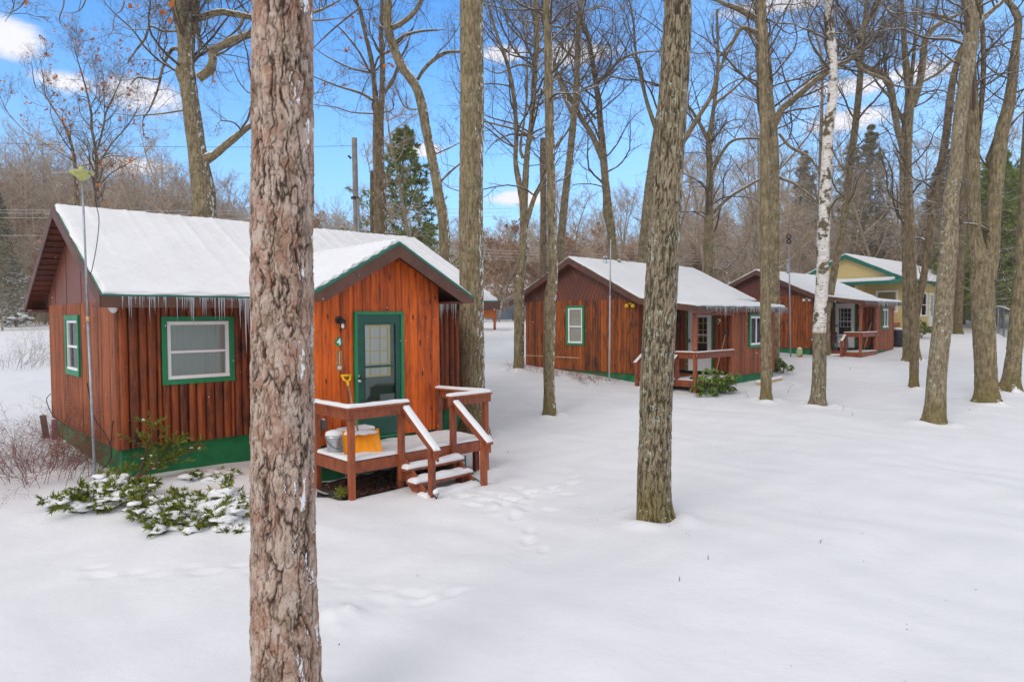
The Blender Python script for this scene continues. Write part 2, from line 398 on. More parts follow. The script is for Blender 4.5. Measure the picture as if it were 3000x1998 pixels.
def birchbark():
    t = NT('birch_bark'); sp = t.n('ShaderNodeSeparateXYZ'); t.l(t.obj(), sp.inputs[0]); z = sp.outputs[2]
    n = t.noise(t.obj((1.4, 1.4, 7)), 3.2, 6, .65); big = t.noise(t.obj((1, 1, 1.)), 3.2, 4); lent = t.noise(t.obj((3, 3, 22)), 3., 4, .6)
    c = t.mix(t.ramp(n, .35, .65), (.56, .52, .46), (.74, .71, .67)); c = t.mix(t.ramp(lent, .585, .64), c, (.10, .075, .055))
    dk = t.ramp(t.math('ADD', big, t.math('MULTIPLY', n, .35)), .68, .75); c = t.mix(dk, c, (.12, .095, .055))
    low = t.mix(t.ramp(t.noise(t.obj((1, 1, .2)), 26, 6), .35, .65), (.10, .078, .05), (.27, .225, .15))
    low = t.mix(t.ramp(t.noise(t.obj(), 6, 5), .60, .66), low, (.33, .36, .2))
    b = t.ramp(z, 2.02, 2.06); c = t.mix(b, low, c)
    band = t.math('MULTIPLY', t.ramp(z, 2.02, 2.03), t.ramp(z, 2.07, 2.06)); c = t.mix(band, c, (.5, .40, .33))
    t.col(c); t.set(Roughness=.75, Specular_IOR_Level=.2); t.bump(n, .6, .012); return t.m

# ------------------------------------------------------------------ tree geometry
def catmull(P, n):
    P = np.asarray(P, float); m = len(P)
    if m == 2: t = np.linspace(0, 1, n)[:, None]; return P[0]*(1-t)+P[1]*t
    Q = np.vstack([2*P[0]-P[1], P, 2*P[-1]-P[-2]]); ts = np.linspace(0, m-1-1e-6, n); i = ts.astype(int); f = (ts-i)[:, None]
    a, b, c, d = Q[i], Q[i+1], Q[i+2], Q[i+3]
    return .5*((2*b)+(-a+c)*f+(2*a-5*b+4*c-d)*f**2+(-a+3*b-3*c+d)*f**3)

def tubes(P, R, s=3):
    """batched tubes. P (N,K,3) R (N,K) -> verts, quads"""
    N, K, _ = P.shape
    T = np.empty_like(P); T[:, 1:-1] = P[:, 2:]-P[:, :-2]; T[:, 0] = P[:, 1]-P[:, 0]; T[:, -1] = P[:, -1]-P[:, -2]
    T /= np.linalg.norm(T, axis=2, keepdims=True)+1e-9
    ref = np.where(np.abs(T[:, :1, 2:3]) < .7, np.array([0, 0, 1.]), np.array([1., 0, 0])); ref = np.broadcast_to(ref, P.shape)
    A = np.cross(T, ref); A /= np.linalg.norm(A, axis=2, keepdims=True)+1e-9; B = np.cross(T, A)
    an = np.arange(s)*2*np.pi/s
    V = P[:, :, None]+(A[:, :, None]*np.cos(an)[:, None]+B[:, :, None]*np.sin(an)[:, None])*R[:, :, None, None]
    idx = np.arange(N*K*s).reshape(N, K, s); nx = np.roll(idx, -1, 2)
    Q = np.stack([idx[:, :-1], nx[:, :-1], nx[:, 1:], idx[:, 1:]], -1).reshape(-1, 4)
    return V.reshape(-1, 3), Q

class Bag:
    """collects batches of verts and faces"""
    def __init__(s): s.V = []; s.Q = []; s.T = []; s.n = 0; s.tone = []
    def add(s, V, Fc, tone=0.):
        (s.Q if Fc.shape[1] == 4 else s.T).append(Fc+s.n); s.V.append(V); s.n += len(V)
        s.tone.append(np.full(len(V), tone) if np.isscalar(tone) else tone)
    def build(s, name, mat, parent=None, smooth_=False, loc=None):
        fs = [np.concatenate(x) for x in (s.Q, s.T) if x]
        return npmesh(name, np.concatenate(s.V), fs, mat, parent, {'tone': np.concatenate(s.tone)}, smooth_, loc)

def grow(r, P0, D, L, R0, K, wob=.18, up=.05, tip=.25):
    """branch paths from many starts at once"""
    N = len(P0); P = np.empty((N, K, 3)); P[:, 0] = P0; d = D/np.linalg.norm(D, axis=1, keepdims=True); st = (L/(K-1))[:, None]
    kink = r.normal(0, 1, (N, 3))
    for k in range(1, K):
        kink = .45*kink+r.normal(0, 1, (N, 3)); d = d+kink*wob+np.array([0, 0, up]); d /= np.linalg.norm(d, axis=1, keepdims=True); P[:, k] = P[:, k-1]+d*st
    R = R0[:, None]*np.linspace(1, tip, K)[None]
    return P, R

def spawn(r, P, R, L, m, t0, ang, lr, rr, t1=1.):
    N, K, _ = P.shape; t = t0+(t1-t0)*(np.arange(m)+r.rand(N, m))/m; x = t*(K-1); i = np.minimum(x.astype(int), K-2); f = (x-i)[..., None]
    n = np.arange(N)[:, None]; a = P[n, i]; b = P[n, i+1]; S = a+(b-a)*f; T = b-a; T /= np.linalg.norm(T, axis=2, keepdims=True)+1e-9
    g = r.normal(0, 1, S.shape); g -= (g*T).sum(2, keepdims=True)*T; g /= np.linalg.norm(g, axis=2, keepdims=True)
    an = ang*(.75+.5*r.rand(N, m))[..., None]; D = T*np.cos(an)+g*np.sin(an)
    ln = L[:, None]*lr*(.6+.8*r.rand(N, m))*(1.15-.55*t); rad = R[n, i]*rr*(.7+.5*r.rand(N, m))
    return S.reshape(-1, 3), D.reshape(-1, 3), ln.ravel(), rad.ravel()

def crown(bag, r, P, R, L, m=(8, 6, 4), ang=.85, up=.06, wob=.16, minr=.0028, lr=(.45, .5, .55), K=(7, 5, 4), tips=None):
    """twigs on given limbs (P,R,L), several orders deep"""
    for lv, mm in enumerate(m):
        S, D, ln, rad = spawn(r, P, R, L, mm, .12 if lv else .2, ang, lr[lv], .52); rad = np.maximum(rad, minr)
        P, R = grow(r, S, D, ln, rad, K[lv], wob, up); R = np.maximum(R, minr*.55); L = ln
        bag.add(*tubes(P, R, 4 if lv == 0 else 3))
    if tips is not None: tips.append(P[:, -1])

def cells(theta, z, Na, zc, seed, jit=.42):
    """cellular pattern wrapped round a trunk: edge distance and a random value per cell"""
    r = rs(seed); a = theta/(2*np.pi)*Na; b = z*zc; b = b-b.min(); Nb = int(b.max())+4
    J = .5+(r.rand(Na, Nb, 2)-.5)*2*jit; I = r.rand(Na, Nb); ia = np.floor(a).astype(int); ib = np.floor(b).astype(int)
    f1 = np.full(a.shape, 9.); f2 = np.full(a.shape, 9.); idv = np.zeros(a.shape)
    for da in (-1, 0, 1):
        for db in (-1, 0, 1):
            ca = ia+da; cb = np.clip(ib+db, 0, Nb-1); j = J[ca % Na, cb]
            d = np.sqrt((ca+j[..., 0]-a)**2+(ib+db+j[..., 1]-b)**2); v = I[ca % Na, cb]; m = d < f1
            f2 = np.where(m, f1, np.minimum(f2, d)); idv = np.where(m, v, idv); f1 = np.where(m, d, f1)
    return f2-f1, idv

def vn(a, b, Na, seed):
    """smooth value noise, wrapped after Na cells in the first direction"""
    r = rs(seed); b = b-b.min(); T = r.rand(Na, int(b.max())+3); ia = np.floor(a).astype(int); ib = np.floor(b).astype(int); fa = a-ia; fb = b-ib
    fa = fa*fa*(3-2*fa); fb = fb*fb*(3-2*fb); g = lambda i, j: T[i % Na, j]
    return (g(ia, ib)*(1-fa)+g(ia+1, ib)*fa)*(1-fb)+(g(ia, ib+1)*(1-fa)+g(ia+1, ib+1)*fa)*fb

def fbm(TH, Z, Na, zc, seed, n=4, gain=.55):
    s = 0; w = 0; k = 1.
    for o in range(n): m = Na*2**o; s = s+k*vn(TH/(2*np.pi)*m, Z*zc*2**o, m, seed+o*17); w += k; k *= gain
    return s/w

def sstep(x, a, b): t = np.clip((x-a)/(b-a), 0, 1); return t*t*(3-2*t)

def bark_tube(P, R, sides, seed, style, flare=0.):
    """one displaced bark surface round a path. returns V,Q,crack,tone"""
    K = len(P); T = np.gradient(P, axis=0); T /= np.linalg.norm(T, axis=1, keepdims=True); A = np.cross(T, np.array([0, 1., 0.])); A /= np.linalg.norm(A, axis=1, keepdims=True); B = np.cross(T, A)
    th = np.arange(sides)*2*np.pi/sides; r = rs(seed); zl = np.concatenate([[0], np.cumsum(np.linalg.norm(np.diff(P, axis=0), axis=1))])
    TH, Z = np.meshgrid(th, zl); circ = 2*np.pi*R.mean(); ph = r.rand(12)*6.28
    wob = sum(.5/(k+1)*np.sin((k+1)*TH+Z*(1.3+1.7*k)+ph[k]) for k in range(5))
    lump = sum(.012/(k+1)*np.sin(k*TH+Z*(.9+.8*k)+ph[k+5]) for k in range(1, 5))
    rr = R[:, None]*(1+lump*1.6)
    if flare: zz = np.maximum(Z-.2, 0); rr = rr*(1+flare*1.25*np.exp(-zz/.17)*(1+.6*np.sin(3*TH+ph[1])+.45*np.sin(5*TH+ph[2])))
    if style == 'pine':
        w1 = fbm(TH, Z, 10, 9, seed+40, 5, .6)-.5; w2 = fbm(TH, Z, 12, 8, seed+60, 5, .6)-.5; Tw = TH+w1*.62; Zw = Z+w2*.16
        Na = max(5, int(circ/.052)); e1, i1 = cells(Tw, Zw, Na, 7.6, seed, .49); e2, i2 = cells(Tw+w2*.1, Zw, Na*2, 15, seed+1, .49); e3, i3 = cells(Tw, Zw, Na*4, 34, seed+2, .49)
        op = fbm(TH, Z, 7, 5, seed+80, 3); g1 = np.abs(fbm(TH+.28*w1, Z, max(8, int(circ/.085)), 2.5, seed+100, 4, .6)-.5)*2; g2 = np.abs(fbm(TH+.2*w2, Z, max(12, int(circ/.045)), 6, seed+120, 3, .6)-.5)*2; c1 = np.maximum(np.maximum((1-sstep(g1, .0, .11)), .7*(1-sstep(g2, .0, .11))), .45*(1-sstep(e1, .0, .16))*sstep(op, .3, .55)); c2 = (1-sstep(e2, .0, .13))*sstep(fbm(TH, Z, 9, 7, seed+90, 3), .40, .6); crack = np.clip(c1+c2*.4, 0, 1)
        disp = -.013*c1-.004*c2+.006*(i1-.5)+.005*(i2-.5)+.003*(i3-.5)+.012*w1; tone = np.clip(.35*i1+.4*i2+.4*i3-.05, 0, 1)
    else:
        Na = max(8, int(circ/.024)); lowres = sides < 2.6*Na; Na = min(Na, max(5, sides//3)); Tw = TH+.30*(fbm(TH, Z, 8, 3.2, seed+5, 4)-.5); a = fbm(Tw, Z, Na, 5.0, seed, 2, .5); b = fbm(Tw, Z, Na*2, 14, seed+9, 2, .55)
        ra = np.abs(a-.5)*2; rb = np.abs(b-.5)*2; c1 = 1-sstep(ra, .02, .26); c2 = 1-sstep(rb, .0, .22); crack = np.clip(c1*.85+c2*.4, 0, 1)*(.3 if lowres else .85); s = min(1, R.mean()/.2)
        disp = s*(-.013*c1-.006*c2+.012*(b-.5)); tone = np.clip(b*1.5-.25, 0, 1)
    rad = rr+disp
    V = P[:, None]+(A[:, None]*np.cos(TH)[..., None]+B[:, None]*np.sin(TH)[..., None])*rad[..., None]
    idx = np.arange(K*sides).reshape(K, sides); nx = np.roll(idx, -1, 1); Q = np.stack([idx[:-1], nx[:-1], nx[1:], idx[1:]], -1).reshape(-1, 4)
    return V.reshape(-1, 3), Q, crack.ravel(), tone.ravel()

Z1 = (0, 0, 2.6133); Z2 = (700, 0, 2.4125); Z3 = (1400, 0, 2.0913); Z4 = (2100, 0, 2.0911); Z5 = (1450, 700, 2.6167); Z6 = (2050, 700, 2.479); ZV = (0, 0, .7849)

def stem_world(pts, z, D, dd=0.):
    x0, y0, s = z; P = []; R = []; n = len(pts)
    for i, (x, y, w) in enumerate(pts):
        d = D+dd*i/max(1, n-1); P.append(at(x0+x/s, y0+y/s, d)); R.append(w/s/2*d/F)
    return P, R

TREES = []
def tree(name, label, cat, D, stems, z=ZV, mat='oak', based=True, top=7., seed=1, lev=(7, 5, 3), limbs=14, llen=2.6, start=.35, sides=None, res=.05, style='oak', flare=.35, leaves=0, twig='twig', group=None, dd=None, spread=.9, side_pref=None, leafmat='deadleaf'):
    """D=None: the first point of the first stem is the base on the snow, else the stem runs down to the ground at depth D"""
    r = rs(seed); x0, y0, s = z; b = stems[0][0]
    if D is None:
        g = hit(x0+b[0]/s, y0+b[1]/s); D = g[1]
    allP = []; root = None; tb = []; cr = Bag(); tips = []
    for si, st in enumerate(stems):
        P, R = stem_world(st, z, D, (dd or {}).get(si, 0.))
        if si == 0:
            g0 = gz(P[0][0], P[0][1])
            if P[0][2] > g0+.25:
                n = max(1, int((P[0][2]-g0)/1.5)); dr = (P[0]-P[min(2, len(P)-1)]); dr = dr/abs(dr[2]); dr[2] = 0; q = P[0]
                for k in range(n): q = q+dr*.35; q2 = q.copy(); q2[2] = P[0][2]-(P[0][2]-g0)*(k+1)/n; P.insert(0, q2); R.insert(0, R[0]*1.05)
            base = P[0].copy(); base[2] = gz(base[0], base[1]); P[0] = base
            P.insert(0, base-np.array([0, 0, .25])); R.insert(0, R[0]*1.05)
        if y0+st[-1][1]/s < 25 and top:
            n = 4; d = P[-1]-P[-2]; d = d/np.linalg.norm(d); rr = R[-1]; tp = top*min(1., rr/.08+.35)
            for k in range(n):
                d = d*.8+np.array([r.normal(0, .12), r.normal(0, .12), .35]); d /= np.linalg.norm(d); P.append(P[-1]+d*tp/n); R.append(max(.012, rr*(1-(k+1)/(n+.4))))
        elif si and R[-1] > .02:
            d = P[-1]-P[-2]; d = d/np.linalg.norm(d); rr = R[-1]
            for k in range(4): d = d+r.normal(0, .22, 3)+[0, 0, .08]; d /= np.linalg.norm(d); P.append(P[-1]+d*rr*9); R.append(max(.006, rr*(1-(k+1)/4.3)))
        P = np.array(P); R = np.array(R); L = np.linalg.norm(np.diff(P, axis=0), axis=1).sum()
        if si == 0: root = thing(name, label, cat, tuple(base), 0, group)
        P = P-base; K = max(6, int(L/res)); K = min(K, 1200)
        allP.append((catmull(P, K), np.interp(np.linspace(0, 1, K), np.linspace(0, 1, len(R)), R), L))
    TREES.append((base, allP[0][1][min(8, len(allP[0][1])-1)]))
    Vs = []; Qs = []; cs = []; ts = []; n = 0
    for k, (P, R, L) in enumerate(allP):
        sd = sides or (24 if R.mean() > .1 else 12)
        if k: sd = max(8, int(sd*.7))
        V, Q, c, t = bark_tube(P, R, sd, seed*7+k, style, flare if k == 0 else 0); Vs.append(V); Qs.append(Q+n); cs.append(c); ts.append(t); n += len(V)
    npmesh('trunk', np.concatenate(Vs), [np.concatenate(Qs)], M[mat], root, {'crack': np.concatenate(cs), 'tone': np.concatenate(ts)}, True)
    if limbs:
        for k, (P, R, L) in enumerate(allP):
            nl = max(2, int(limbs*L/14)) if k else limbs
            i0 = int(len(P)*(start if k == 0 else .12)); i = np.sort(r.randint(i0, len(P)-1, nl)); t = (i-i0)/max(1, len(P)-i0)
            az = r.rand(nl)*6.283; el = .35+.5*r.rand(nl)
            Dv = np.stack([np.cos(az)*np.cos(el), np.sin(az)*np.cos(el)*.8, np.sin(el)], 1); Ln = llen*(.5+.8*r.rand(nl))*(1.1-.5*t)
            R0 = np.minimum(R[i]*.4, .006+.0105*Ln)
            BP, BR = grow(r, P[i], Dv, Ln, R0, 12, .17, .045); BR = np.maximum(BR, .005); cr.add(*tubes(BP, BR, 6)); crown(cr, r, BP, BR, Ln, lev, tips=tips)
        cr.build('crown', M[twig], root, True)
    if leaves and tips:
        T = np.concatenate(tips); T = T[r.choice(len(T), min(leaves, len(T)), False)]; leafbag(r, T, .085).build('dead_leaf_cluster', M[leafmat], root)['kind'] = 'stuff'
    return root

def leafbag(r, T, size, n=4):
    b = Bag(); N = len(T)*n; C = np.repeat(T, n, 0)+r.normal(0, size*.5, (len(T)*n, 3)); u = r.normal(0, 1, (N, 3)); u /= np.linalg.norm(u, axis=1, keepdims=True)
    v = np.cross(u, r.normal(0, 1, (N, 3))); v /= np.linalg.norm(v, axis=1, keepdims=True); sz = size*(.6+.7*r.rand(N, 1)); w = np.cross(u, v)
    V = np.stack([C-u*sz*.6, C-v*sz*.45+w*sz*.12, C+u*sz*.6, C+v*sz*.45+w*sz*.12], 1).reshape(-1, 3); b.add(V, np.arange(N*4).reshape(N, 4), np.repeat(r.rand(N), 4)); return b

def conifer(name, label, cat, loc, h, wid, seed, leaf='pineleaf', snow=True, group=None, whorls=22, per=7, base=.1, blade=.09, dens=1., clump=False, trunk_r=.11, bark='fartrunk', open_=0.):
    r = rs(seed); root = thing(name, label, cat, loc, r.rand()*6, group); P = np.array([[0, 0, -.3], [.05, 0, h*.5], [0, .05, h]]); P = catmull(P, 14); R = np.linspace(trunk_r, .015, 14)
    V, Q, c, t = bark_tube(P, R, 10, seed, 'oak'); npmesh('trunk', V, [Q], M[bark], root, {'crack': c, 'tone': t}, True)
    S = []; D = []; L = []
    for k in range(whorls):
        t = base+(1-base)*(k+.5)/whorls; ph = r.rand()*6.28; rad = wid*((1-t)**.75)*(.75+.5*r.rand())+.12
        if r.rand() < open_: continue
        for j in range(per):
            a = ph+j*6.283/per+r.normal(0, .2); S.append((0, 0, t*h+r.normal(0, .05))); D.append((math.cos(a), math.sin(a), .12+.35*t+r.normal(0, .08))); L.append(rad*(.65+.5*r.rand()))
    S = np.array(S); D = np.array(D); L = np.array(L); bp, br = grow(r, S, D, L, .01+.012*L, 8, .06, .015); wood = Bag(); wood.add(*tubes(bp, br, 4)); wood.build('branches', M[bark], root)['kind'] = 'stuff'
    s2, d2, l2, _ = spawn(r, bp, br, L, 9, .15, .85, .38, .5); tw, tr = grow(r, s2, d2, l2, np.full(len(l2), .004), 5, .08, .02)
    m = max(3, int(7*dens)); s3, d3, l3, _ = spawn(r, tw, tr, l2, m, .1, .7, .3, .5)
    n = 5; C = np.repeat(s3, n, 0); dd_ = np.repeat(d3, n, 0)+r.normal(0, .55, (len(s3)*n, 3)); dd_ /= np.linalg.norm(dd_, axis=1, keepdims=True); N = len(C)
    ln = blade*(.7+.7*r.rand(N, 1)); sd = np.cross(dd_, r.normal(0, 1, (N, 3))); sd /= np.linalg.norm(sd, axis=1, keepdims=True); wd = ln*.13
    V = np.stack([C-sd*wd, C+sd*wd, C+dd_*ln], 1).reshape(-1, 3); b = Bag(); b.add(V, np.arange(N*3).reshape(N, 3), np.repeat(r.rand(N), 3)); b.build('foliage', M[leaf], root)
    if snow:
        k = r.choice(len(s2), int(len(s2)*.35), False); b = Bag(); C = tw[k, 2]+np.array([0, 0, .03]); blobs(b, r, C, l2[k]*.32+.03, .35); b.build('snow_clump', M['snow'], root, True)['kind'] = 'stuff'
    return root

_ico = None
def ico():
    global _ico
    if _ico is None:
        import bmesh; bm = bmesh.new(); bmesh.ops.create_icosphere(bm, subdivisions=2, radius=1); _ico = (np.array([v.co[:] for v in bm.verts]), np.array([[v.index for v in f.verts] for f in bm.faces])); bm.free()
    return _ico

def blobs(b, r, C, R, flat=.5, jitter=.25, elong=None):
    V0, F0 = ico(); N = len(C); R = np.broadcast_to(R, (N,)); sc = np.stack([R*(.8+.5*r.rand(N)), R*(.8+.5*r.rand(N)), R*flat*(.8+.5*r.rand(N))], 1)
    ph = r.rand(N, 3, 1)*6.28; w = 1+jitter*.5*(np.sin(3.1*V0[:, 0]+ph[:, 0])+np.sin(3.7*V0[:, 1]+ph[:, 1])*np.cos(2.5*V0[:, 2]+ph[:, 2])); a = r.rand(N)*6.28
    V = V0[None]*sc[:, None]*w[..., None]; x = V[..., 0]*np.cos(a)[:, None]-V[..., 1]*np.sin(a)[:, None]; y = V[..., 0]*np.sin(a)[:, None]+V[..., 1]*np.cos(a)[:, None]
    V = np.stack([x, y, V[..., 2]], -1)+C[:, None]; Fc = (F0[None]+(np.arange(N)*len(V0))[:, None, None]).reshape(-1, 3); b.add(V.reshape(-1, 3), Fc)

def snow_patch(mb_or_none, quad, h, cell=.08, seed=0, edge=.05, wavy=.25, ribs=0., ribdir=0, up=(0, 0, 1), name='snow', parent=None, ragged=0.):
    """a layer of snow lying on a four-cornered surface (a,b,c,d counter-clockwise)"""
    a, b, c, d = [np.array(q, float) for q in quad]; lu = max(np.linalg.norm(b-a), np.linalg.norm(c-d)); lv = max(np.linalg.norm(d-a), np.linalg.norm(c-b))
    def ticks(l):
        n = max(3, int(l/cell)); t = np.linspace(0, l, n+1); e = min(edge, l*.3)
        return np.unique(np.concatenate([[0, e*.15, e*.5, e], t[(t > e*1.3) & (t < l-e*1.3)], [l-e, l-e*.5, l-e*.15, l]]))/l
    U, V_ = np.meshgrid(ticks(lu), ticks(lv)); r = rs(seed); ph = r.rand(16)*6.28
    P = a*((1-U)*(1-V_))[..., None]+b*(U*(1-V_))[..., None]+c*(U*V_)[..., None]+d*((1-U)*V_)[..., None]
    du = np.minimum(U, 1-U)*lu; dv = np.minimum(V_, 1-V_)*lv; x = U*lu; y = V_*lv
    e = np.sqrt(np.clip(np.minimum(du, dv)/edge, 0, 1)*(2-np.clip(np.minimum(du, dv)/edge, 0, 1)))
    nz = sum(np.sin(x*f1+ph[k]+np.sin(y*f2+ph[k+8]))*np.cos(y*f2+ph[k+4]) for k, (f1, f2) in enumerate(((1.7, 2.3), (4.1, 3.3), (9., 7.), (17., 19.))))/4
    hh = h*(.35+.65*e)*(1+wavy*nz)
    if ribs:
        q = ((x if ribdir == 0 else y)/ribs) % 1; hh = hh+.02*e*np.exp(-(q-.5)**2/.004)*np.clip(.25+1.2*V_+.5*np.sin(x*1.3+ph[5]), 0, 1)
        for c0 in (.34, .62): hh = hh-.014*e*np.exp(-((V_-c0-.01*np.sin(x*1.1+ph[3]))*lv/.035)**2)*np.clip(.3+np.sin(x*.9+ph[6]+c0*7), 0, 1)
    Z = np.array(up, float); top = P+hh[..., None]*Z
    if ragged: top[..., :2] += ragged*(1-e)[..., None]*np.stack([np.sin(x*23+ph[1]+y*5), np.cos(y*21+ph[2]+x*7)], -1)
    n, m = U.shape; idx = np.arange(n*m).reshape(n, m); Q = [np.stack([idx[:-1, :-1], idx[:-1, 1:], idx[1:, 1:], idx[1:, :-1]], -1).reshape(-1, 4)]
    ring = np.concatenate([idx[0, :], idx[1:, -1], idx[-1, -2::-1], idx[-2:0:-1, 0]]); bot = np.arange(len(ring))+n*m; r2 = np.roll(ring, -1); b2 = np.roll(bot, -1)
    Q.append(np.stack([ring, bot, b2, r2], -1)); V = np.concatenate([top.reshape(-1, 3), P.reshape(-1, 3)[ring]]); Q = np.concatenate(Q)
    if mb_or_none is not None: mb_or_none.add(V, Q); return None
    return npmesh(name, V, [Q], M['snow'], parent, None, True)

# ------------------------------------------------------------------ building parts
def logwall(mb, ax, plane, out, s0, s1, pitch, wb, wt, opens, depth, seed, seg=6, pv=.12, base=0.):
    """half-round vertical logs. ax 'u': wall runs along u at v=plane; out = +-1 towards the outside. wb, wt functions of s. opens (s0,s1,w0,w1)"""
    r = rs(seed); s = s0
    def P(a, o, w): return (a, plane+out*o, w) if ax == 'u' else (plane+out*o, a, w)
    while s < s1-1e-4:
        p = pitch*(1+r.uniform(-pv, pv)); e = min(s+p, s1)
        for o in opens:
            for q in o[:2]:
                if s+1e-4 < q < e-1e-4 or 0 <= q-e < pitch*.3: e = q
        if s1-e < pitch*.35: e = s1
        tone = min(1, max(0, r.normal(.45, .36))); dp = depth*(1+r.uniform(-.15, .25))
        an = np.linspace(0, math.pi, seg+1); xs = s+(e-s)*(.5-.5*np.cos(an)); os_ = .004+base+dp*np.sin(an)**.75
        spans = [(None, None)]; mid = (s+e)/2
        cuts = [o for o in opens if o[0]-.0 < mid < o[1]+.0]
        lo = wb(mid); parts = []
        for o in sorted(cuts, key=lambda q: q[2]):
            if o[2] > lo+.01: parts.append((lo, o[2]))
            lo = max(lo, o[3])
        parts.append((lo, None))
        for a, b in parts:
            vs = []; ok = True
            for x, o in zip(xs, os_):
                vs.append(P(x, o, a))
            for x, o in zip(xs, os_):
                t = wt(x) if b is None else b
                if t <= a+.005: t = a+.005
                vs.append(P(x, o, t))
            n = seg+1; fs = [((i, i+1, n+i+1, n+i)) for i in range(seg)]+[tuple(range(n-1, -1, -1)), tuple(range(n, 2*n))]
            mb.add(vs, fs, tone)
        s = e

def panel(mb, poly, ax, plane, th):
    """flat polygon poly [(s,w)] on the wall plane, th thick (signed, outwards)"""
    f = (lambda s, w, o: (s, plane+o, w)) if ax == 'u' else (lambda s, w, o: (plane+o, s, w))
    a = [f(s, w, 0) for s, w in poly]; b = [f(s, w, th) for s, w in poly]; n = len(poly)
    mb.add(a+b, [tuple(range(n)), tuple(range(2*n-1, n-1, -1))]+[(i, (i+1) % n, (i+1) % n+n, i+n) for i in range(n)])

def window(parent, ax, plane, out, s0, s1, w0, w1, trim=.1, fr=.055, sash='h', mat_trim='green', curt='curtain', label=None):
    """casing > white frame, panes, curtain"""
    def B(mb, a0, a1, c0, c1, o0, o1, t=0.):
        if ax == 'u': mb.box((a0, plane+out*o0, c0), (a1, plane+out*o1, c1), t)
        else: mb.box((plane+out*o0, a0, c0), (plane+out*o1, a1, c1), t)
    m = MB(); o1 = .085
    B(m, s0, s1, w1-trim, w1, -.02, o1); B(m, s0, s1, w0, w0+trim, -.02, o1); B(m, s0, s0+trim, w0+trim, w1-trim, -.02, o1-.003); B(m, s1-trim, s1, w0+trim, w1-trim, -.02, o1-.003)
    root = m.build('window', M[mat_trim], parent, bevel=.004)
    if label: root['label'] = label
    a0, a1, c0, c1 = s0+trim, s1-trim, w0+trim, w1-trim; m = MB(); p = .06
    B(m, a0, a1, c1-fr, c1, -.015, p); B(m, a0, a1, c0, c0+fr, -.015, p+.012); B(m, a0, a0+fr, c0+fr, c1-fr, -.015, p-.002); B(m, a1-fr, a1, c0+fr, c1-fr, -.015, p-.002)
    if sash == 'h': mid = c0+(c1-c0)*.47; B(m, a0+fr, a1-fr, mid-.022, mid+.022, -.01, p-.012)
    elif sash == 'v': mid = (a0+a1)/2; B(m, mid-.025, mid+.025, c0+fr, c1-fr, -.01, p-.012)
    m.build('frame', M['white'], root, bevel=.003)
    m = MB(); B(m, a0+fr*.8, a1-fr*.8, c0+fr*.8, c1-fr*.8, .012, .018); m.build('pane', M['glass'], root)
    m = MB(); B(m, a0+fr*.5, a1-fr*.5, c0+fr*.5, c1-fr*.5, -.012, -.006); m.build('curtain', M[curt], root)
    return root

def icicles(parent, p0, p1, n, lmin, lmax, seed, r0=.006, name='icicles'):
    r = rs(seed); p0 = np.array(p0, float); p1 = np.array(p1, float); t = np.sort(r.rand(n)); ln = lmin+(lmax-lmin)*r.rand(n)**2.6*(.6+.4*np.sin(t*19+r.rand()*6)**2)
    S = p0+(p1-p0)*t[:, None]+r.normal(0, .006, (n, 3))*np.array([1, 1, 0]); K = 5; f = np.linspace(0, 1, K); P = S[:, None]+np.array([0, 0, -1.])*(ln[:, None]*f)[..., None]; P[..., 0] += .002*np.sin(f*9)[None]
    R = (r0*(.6+ln*3)[:, None])*(1-f*.93)[None]; b = Bag(); b.add(*tubes(P, R, 6)); o = b.build(name, M['ice'], parent, True); o['kind'] = 'stuff'; return o

def text(name, body, size, mat, parent, loc, rot, ext=.006, off=.0):
    cu = bpy.data.curves.new(name, 'FONT'); cu.body = body; cu.size = size; cu.extrude = ext; cu.offset = off; cu.align_x = 'CENTER'; cu.align_y = 'CENTER'
    t = bpy.data.objects.new(name+'_curve', cu); COL.objects.link(t); dg = bpy.context.evaluated_depsgraph_get(); me = bpy.data.meshes.new_from_object(t.evaluated_get(dg)); me.name = name
    bpy.data.objects.remove(t); me.materials.clear(); me.materials.append(mat); o = bpy.data.objects.new(name, me); COL.objects.link(o); o.parent = parent; o.location = loc; o.rotation_euler = rot; return o

def cap_rail(mb, sb_, p0, p1, width=.14, th=.035, snow=.05, seed=0, face=.12, off=0.):
    """flat handrail board from p0 to p1 (top centre) with a face board under it, and its snow"""
    p0 = Vector(p0); p1 = Vector(p1); t = (p1-p0); h = Vector((t.x, t.y, 0)).normalized(); sd = Vector((-h.y, h.x, 0))
    q = [p0-sd*width/2, p1-sd*width/2, p1+sd*width/2, p0+sd*width/2]
    mb.slab(q, (0, 0, -th), .3)
    if face:
        mb.slab([p0-sd*(off+.02)+Vector((0, 0, -th-.002)), p1-sd*(off+.02)+Vector((0, 0, -th-.002)), p1-sd*(off-.02)+Vector((0, 0, -th-.002)), p0-sd*(off-.02)+Vector((0, 0, -th-.002))], (0, 0, -face), .5)
    i = .008; q = [q[0]+sd*i+h*.01, q[1]+sd*i-h*.01, q[2]-sd*i-h*.01, q[3]-sd*i+h*.01]
    snow_patch(sb_, [x[:] for x in q], snow, .06, seed, .045, .3, ragged=.004)

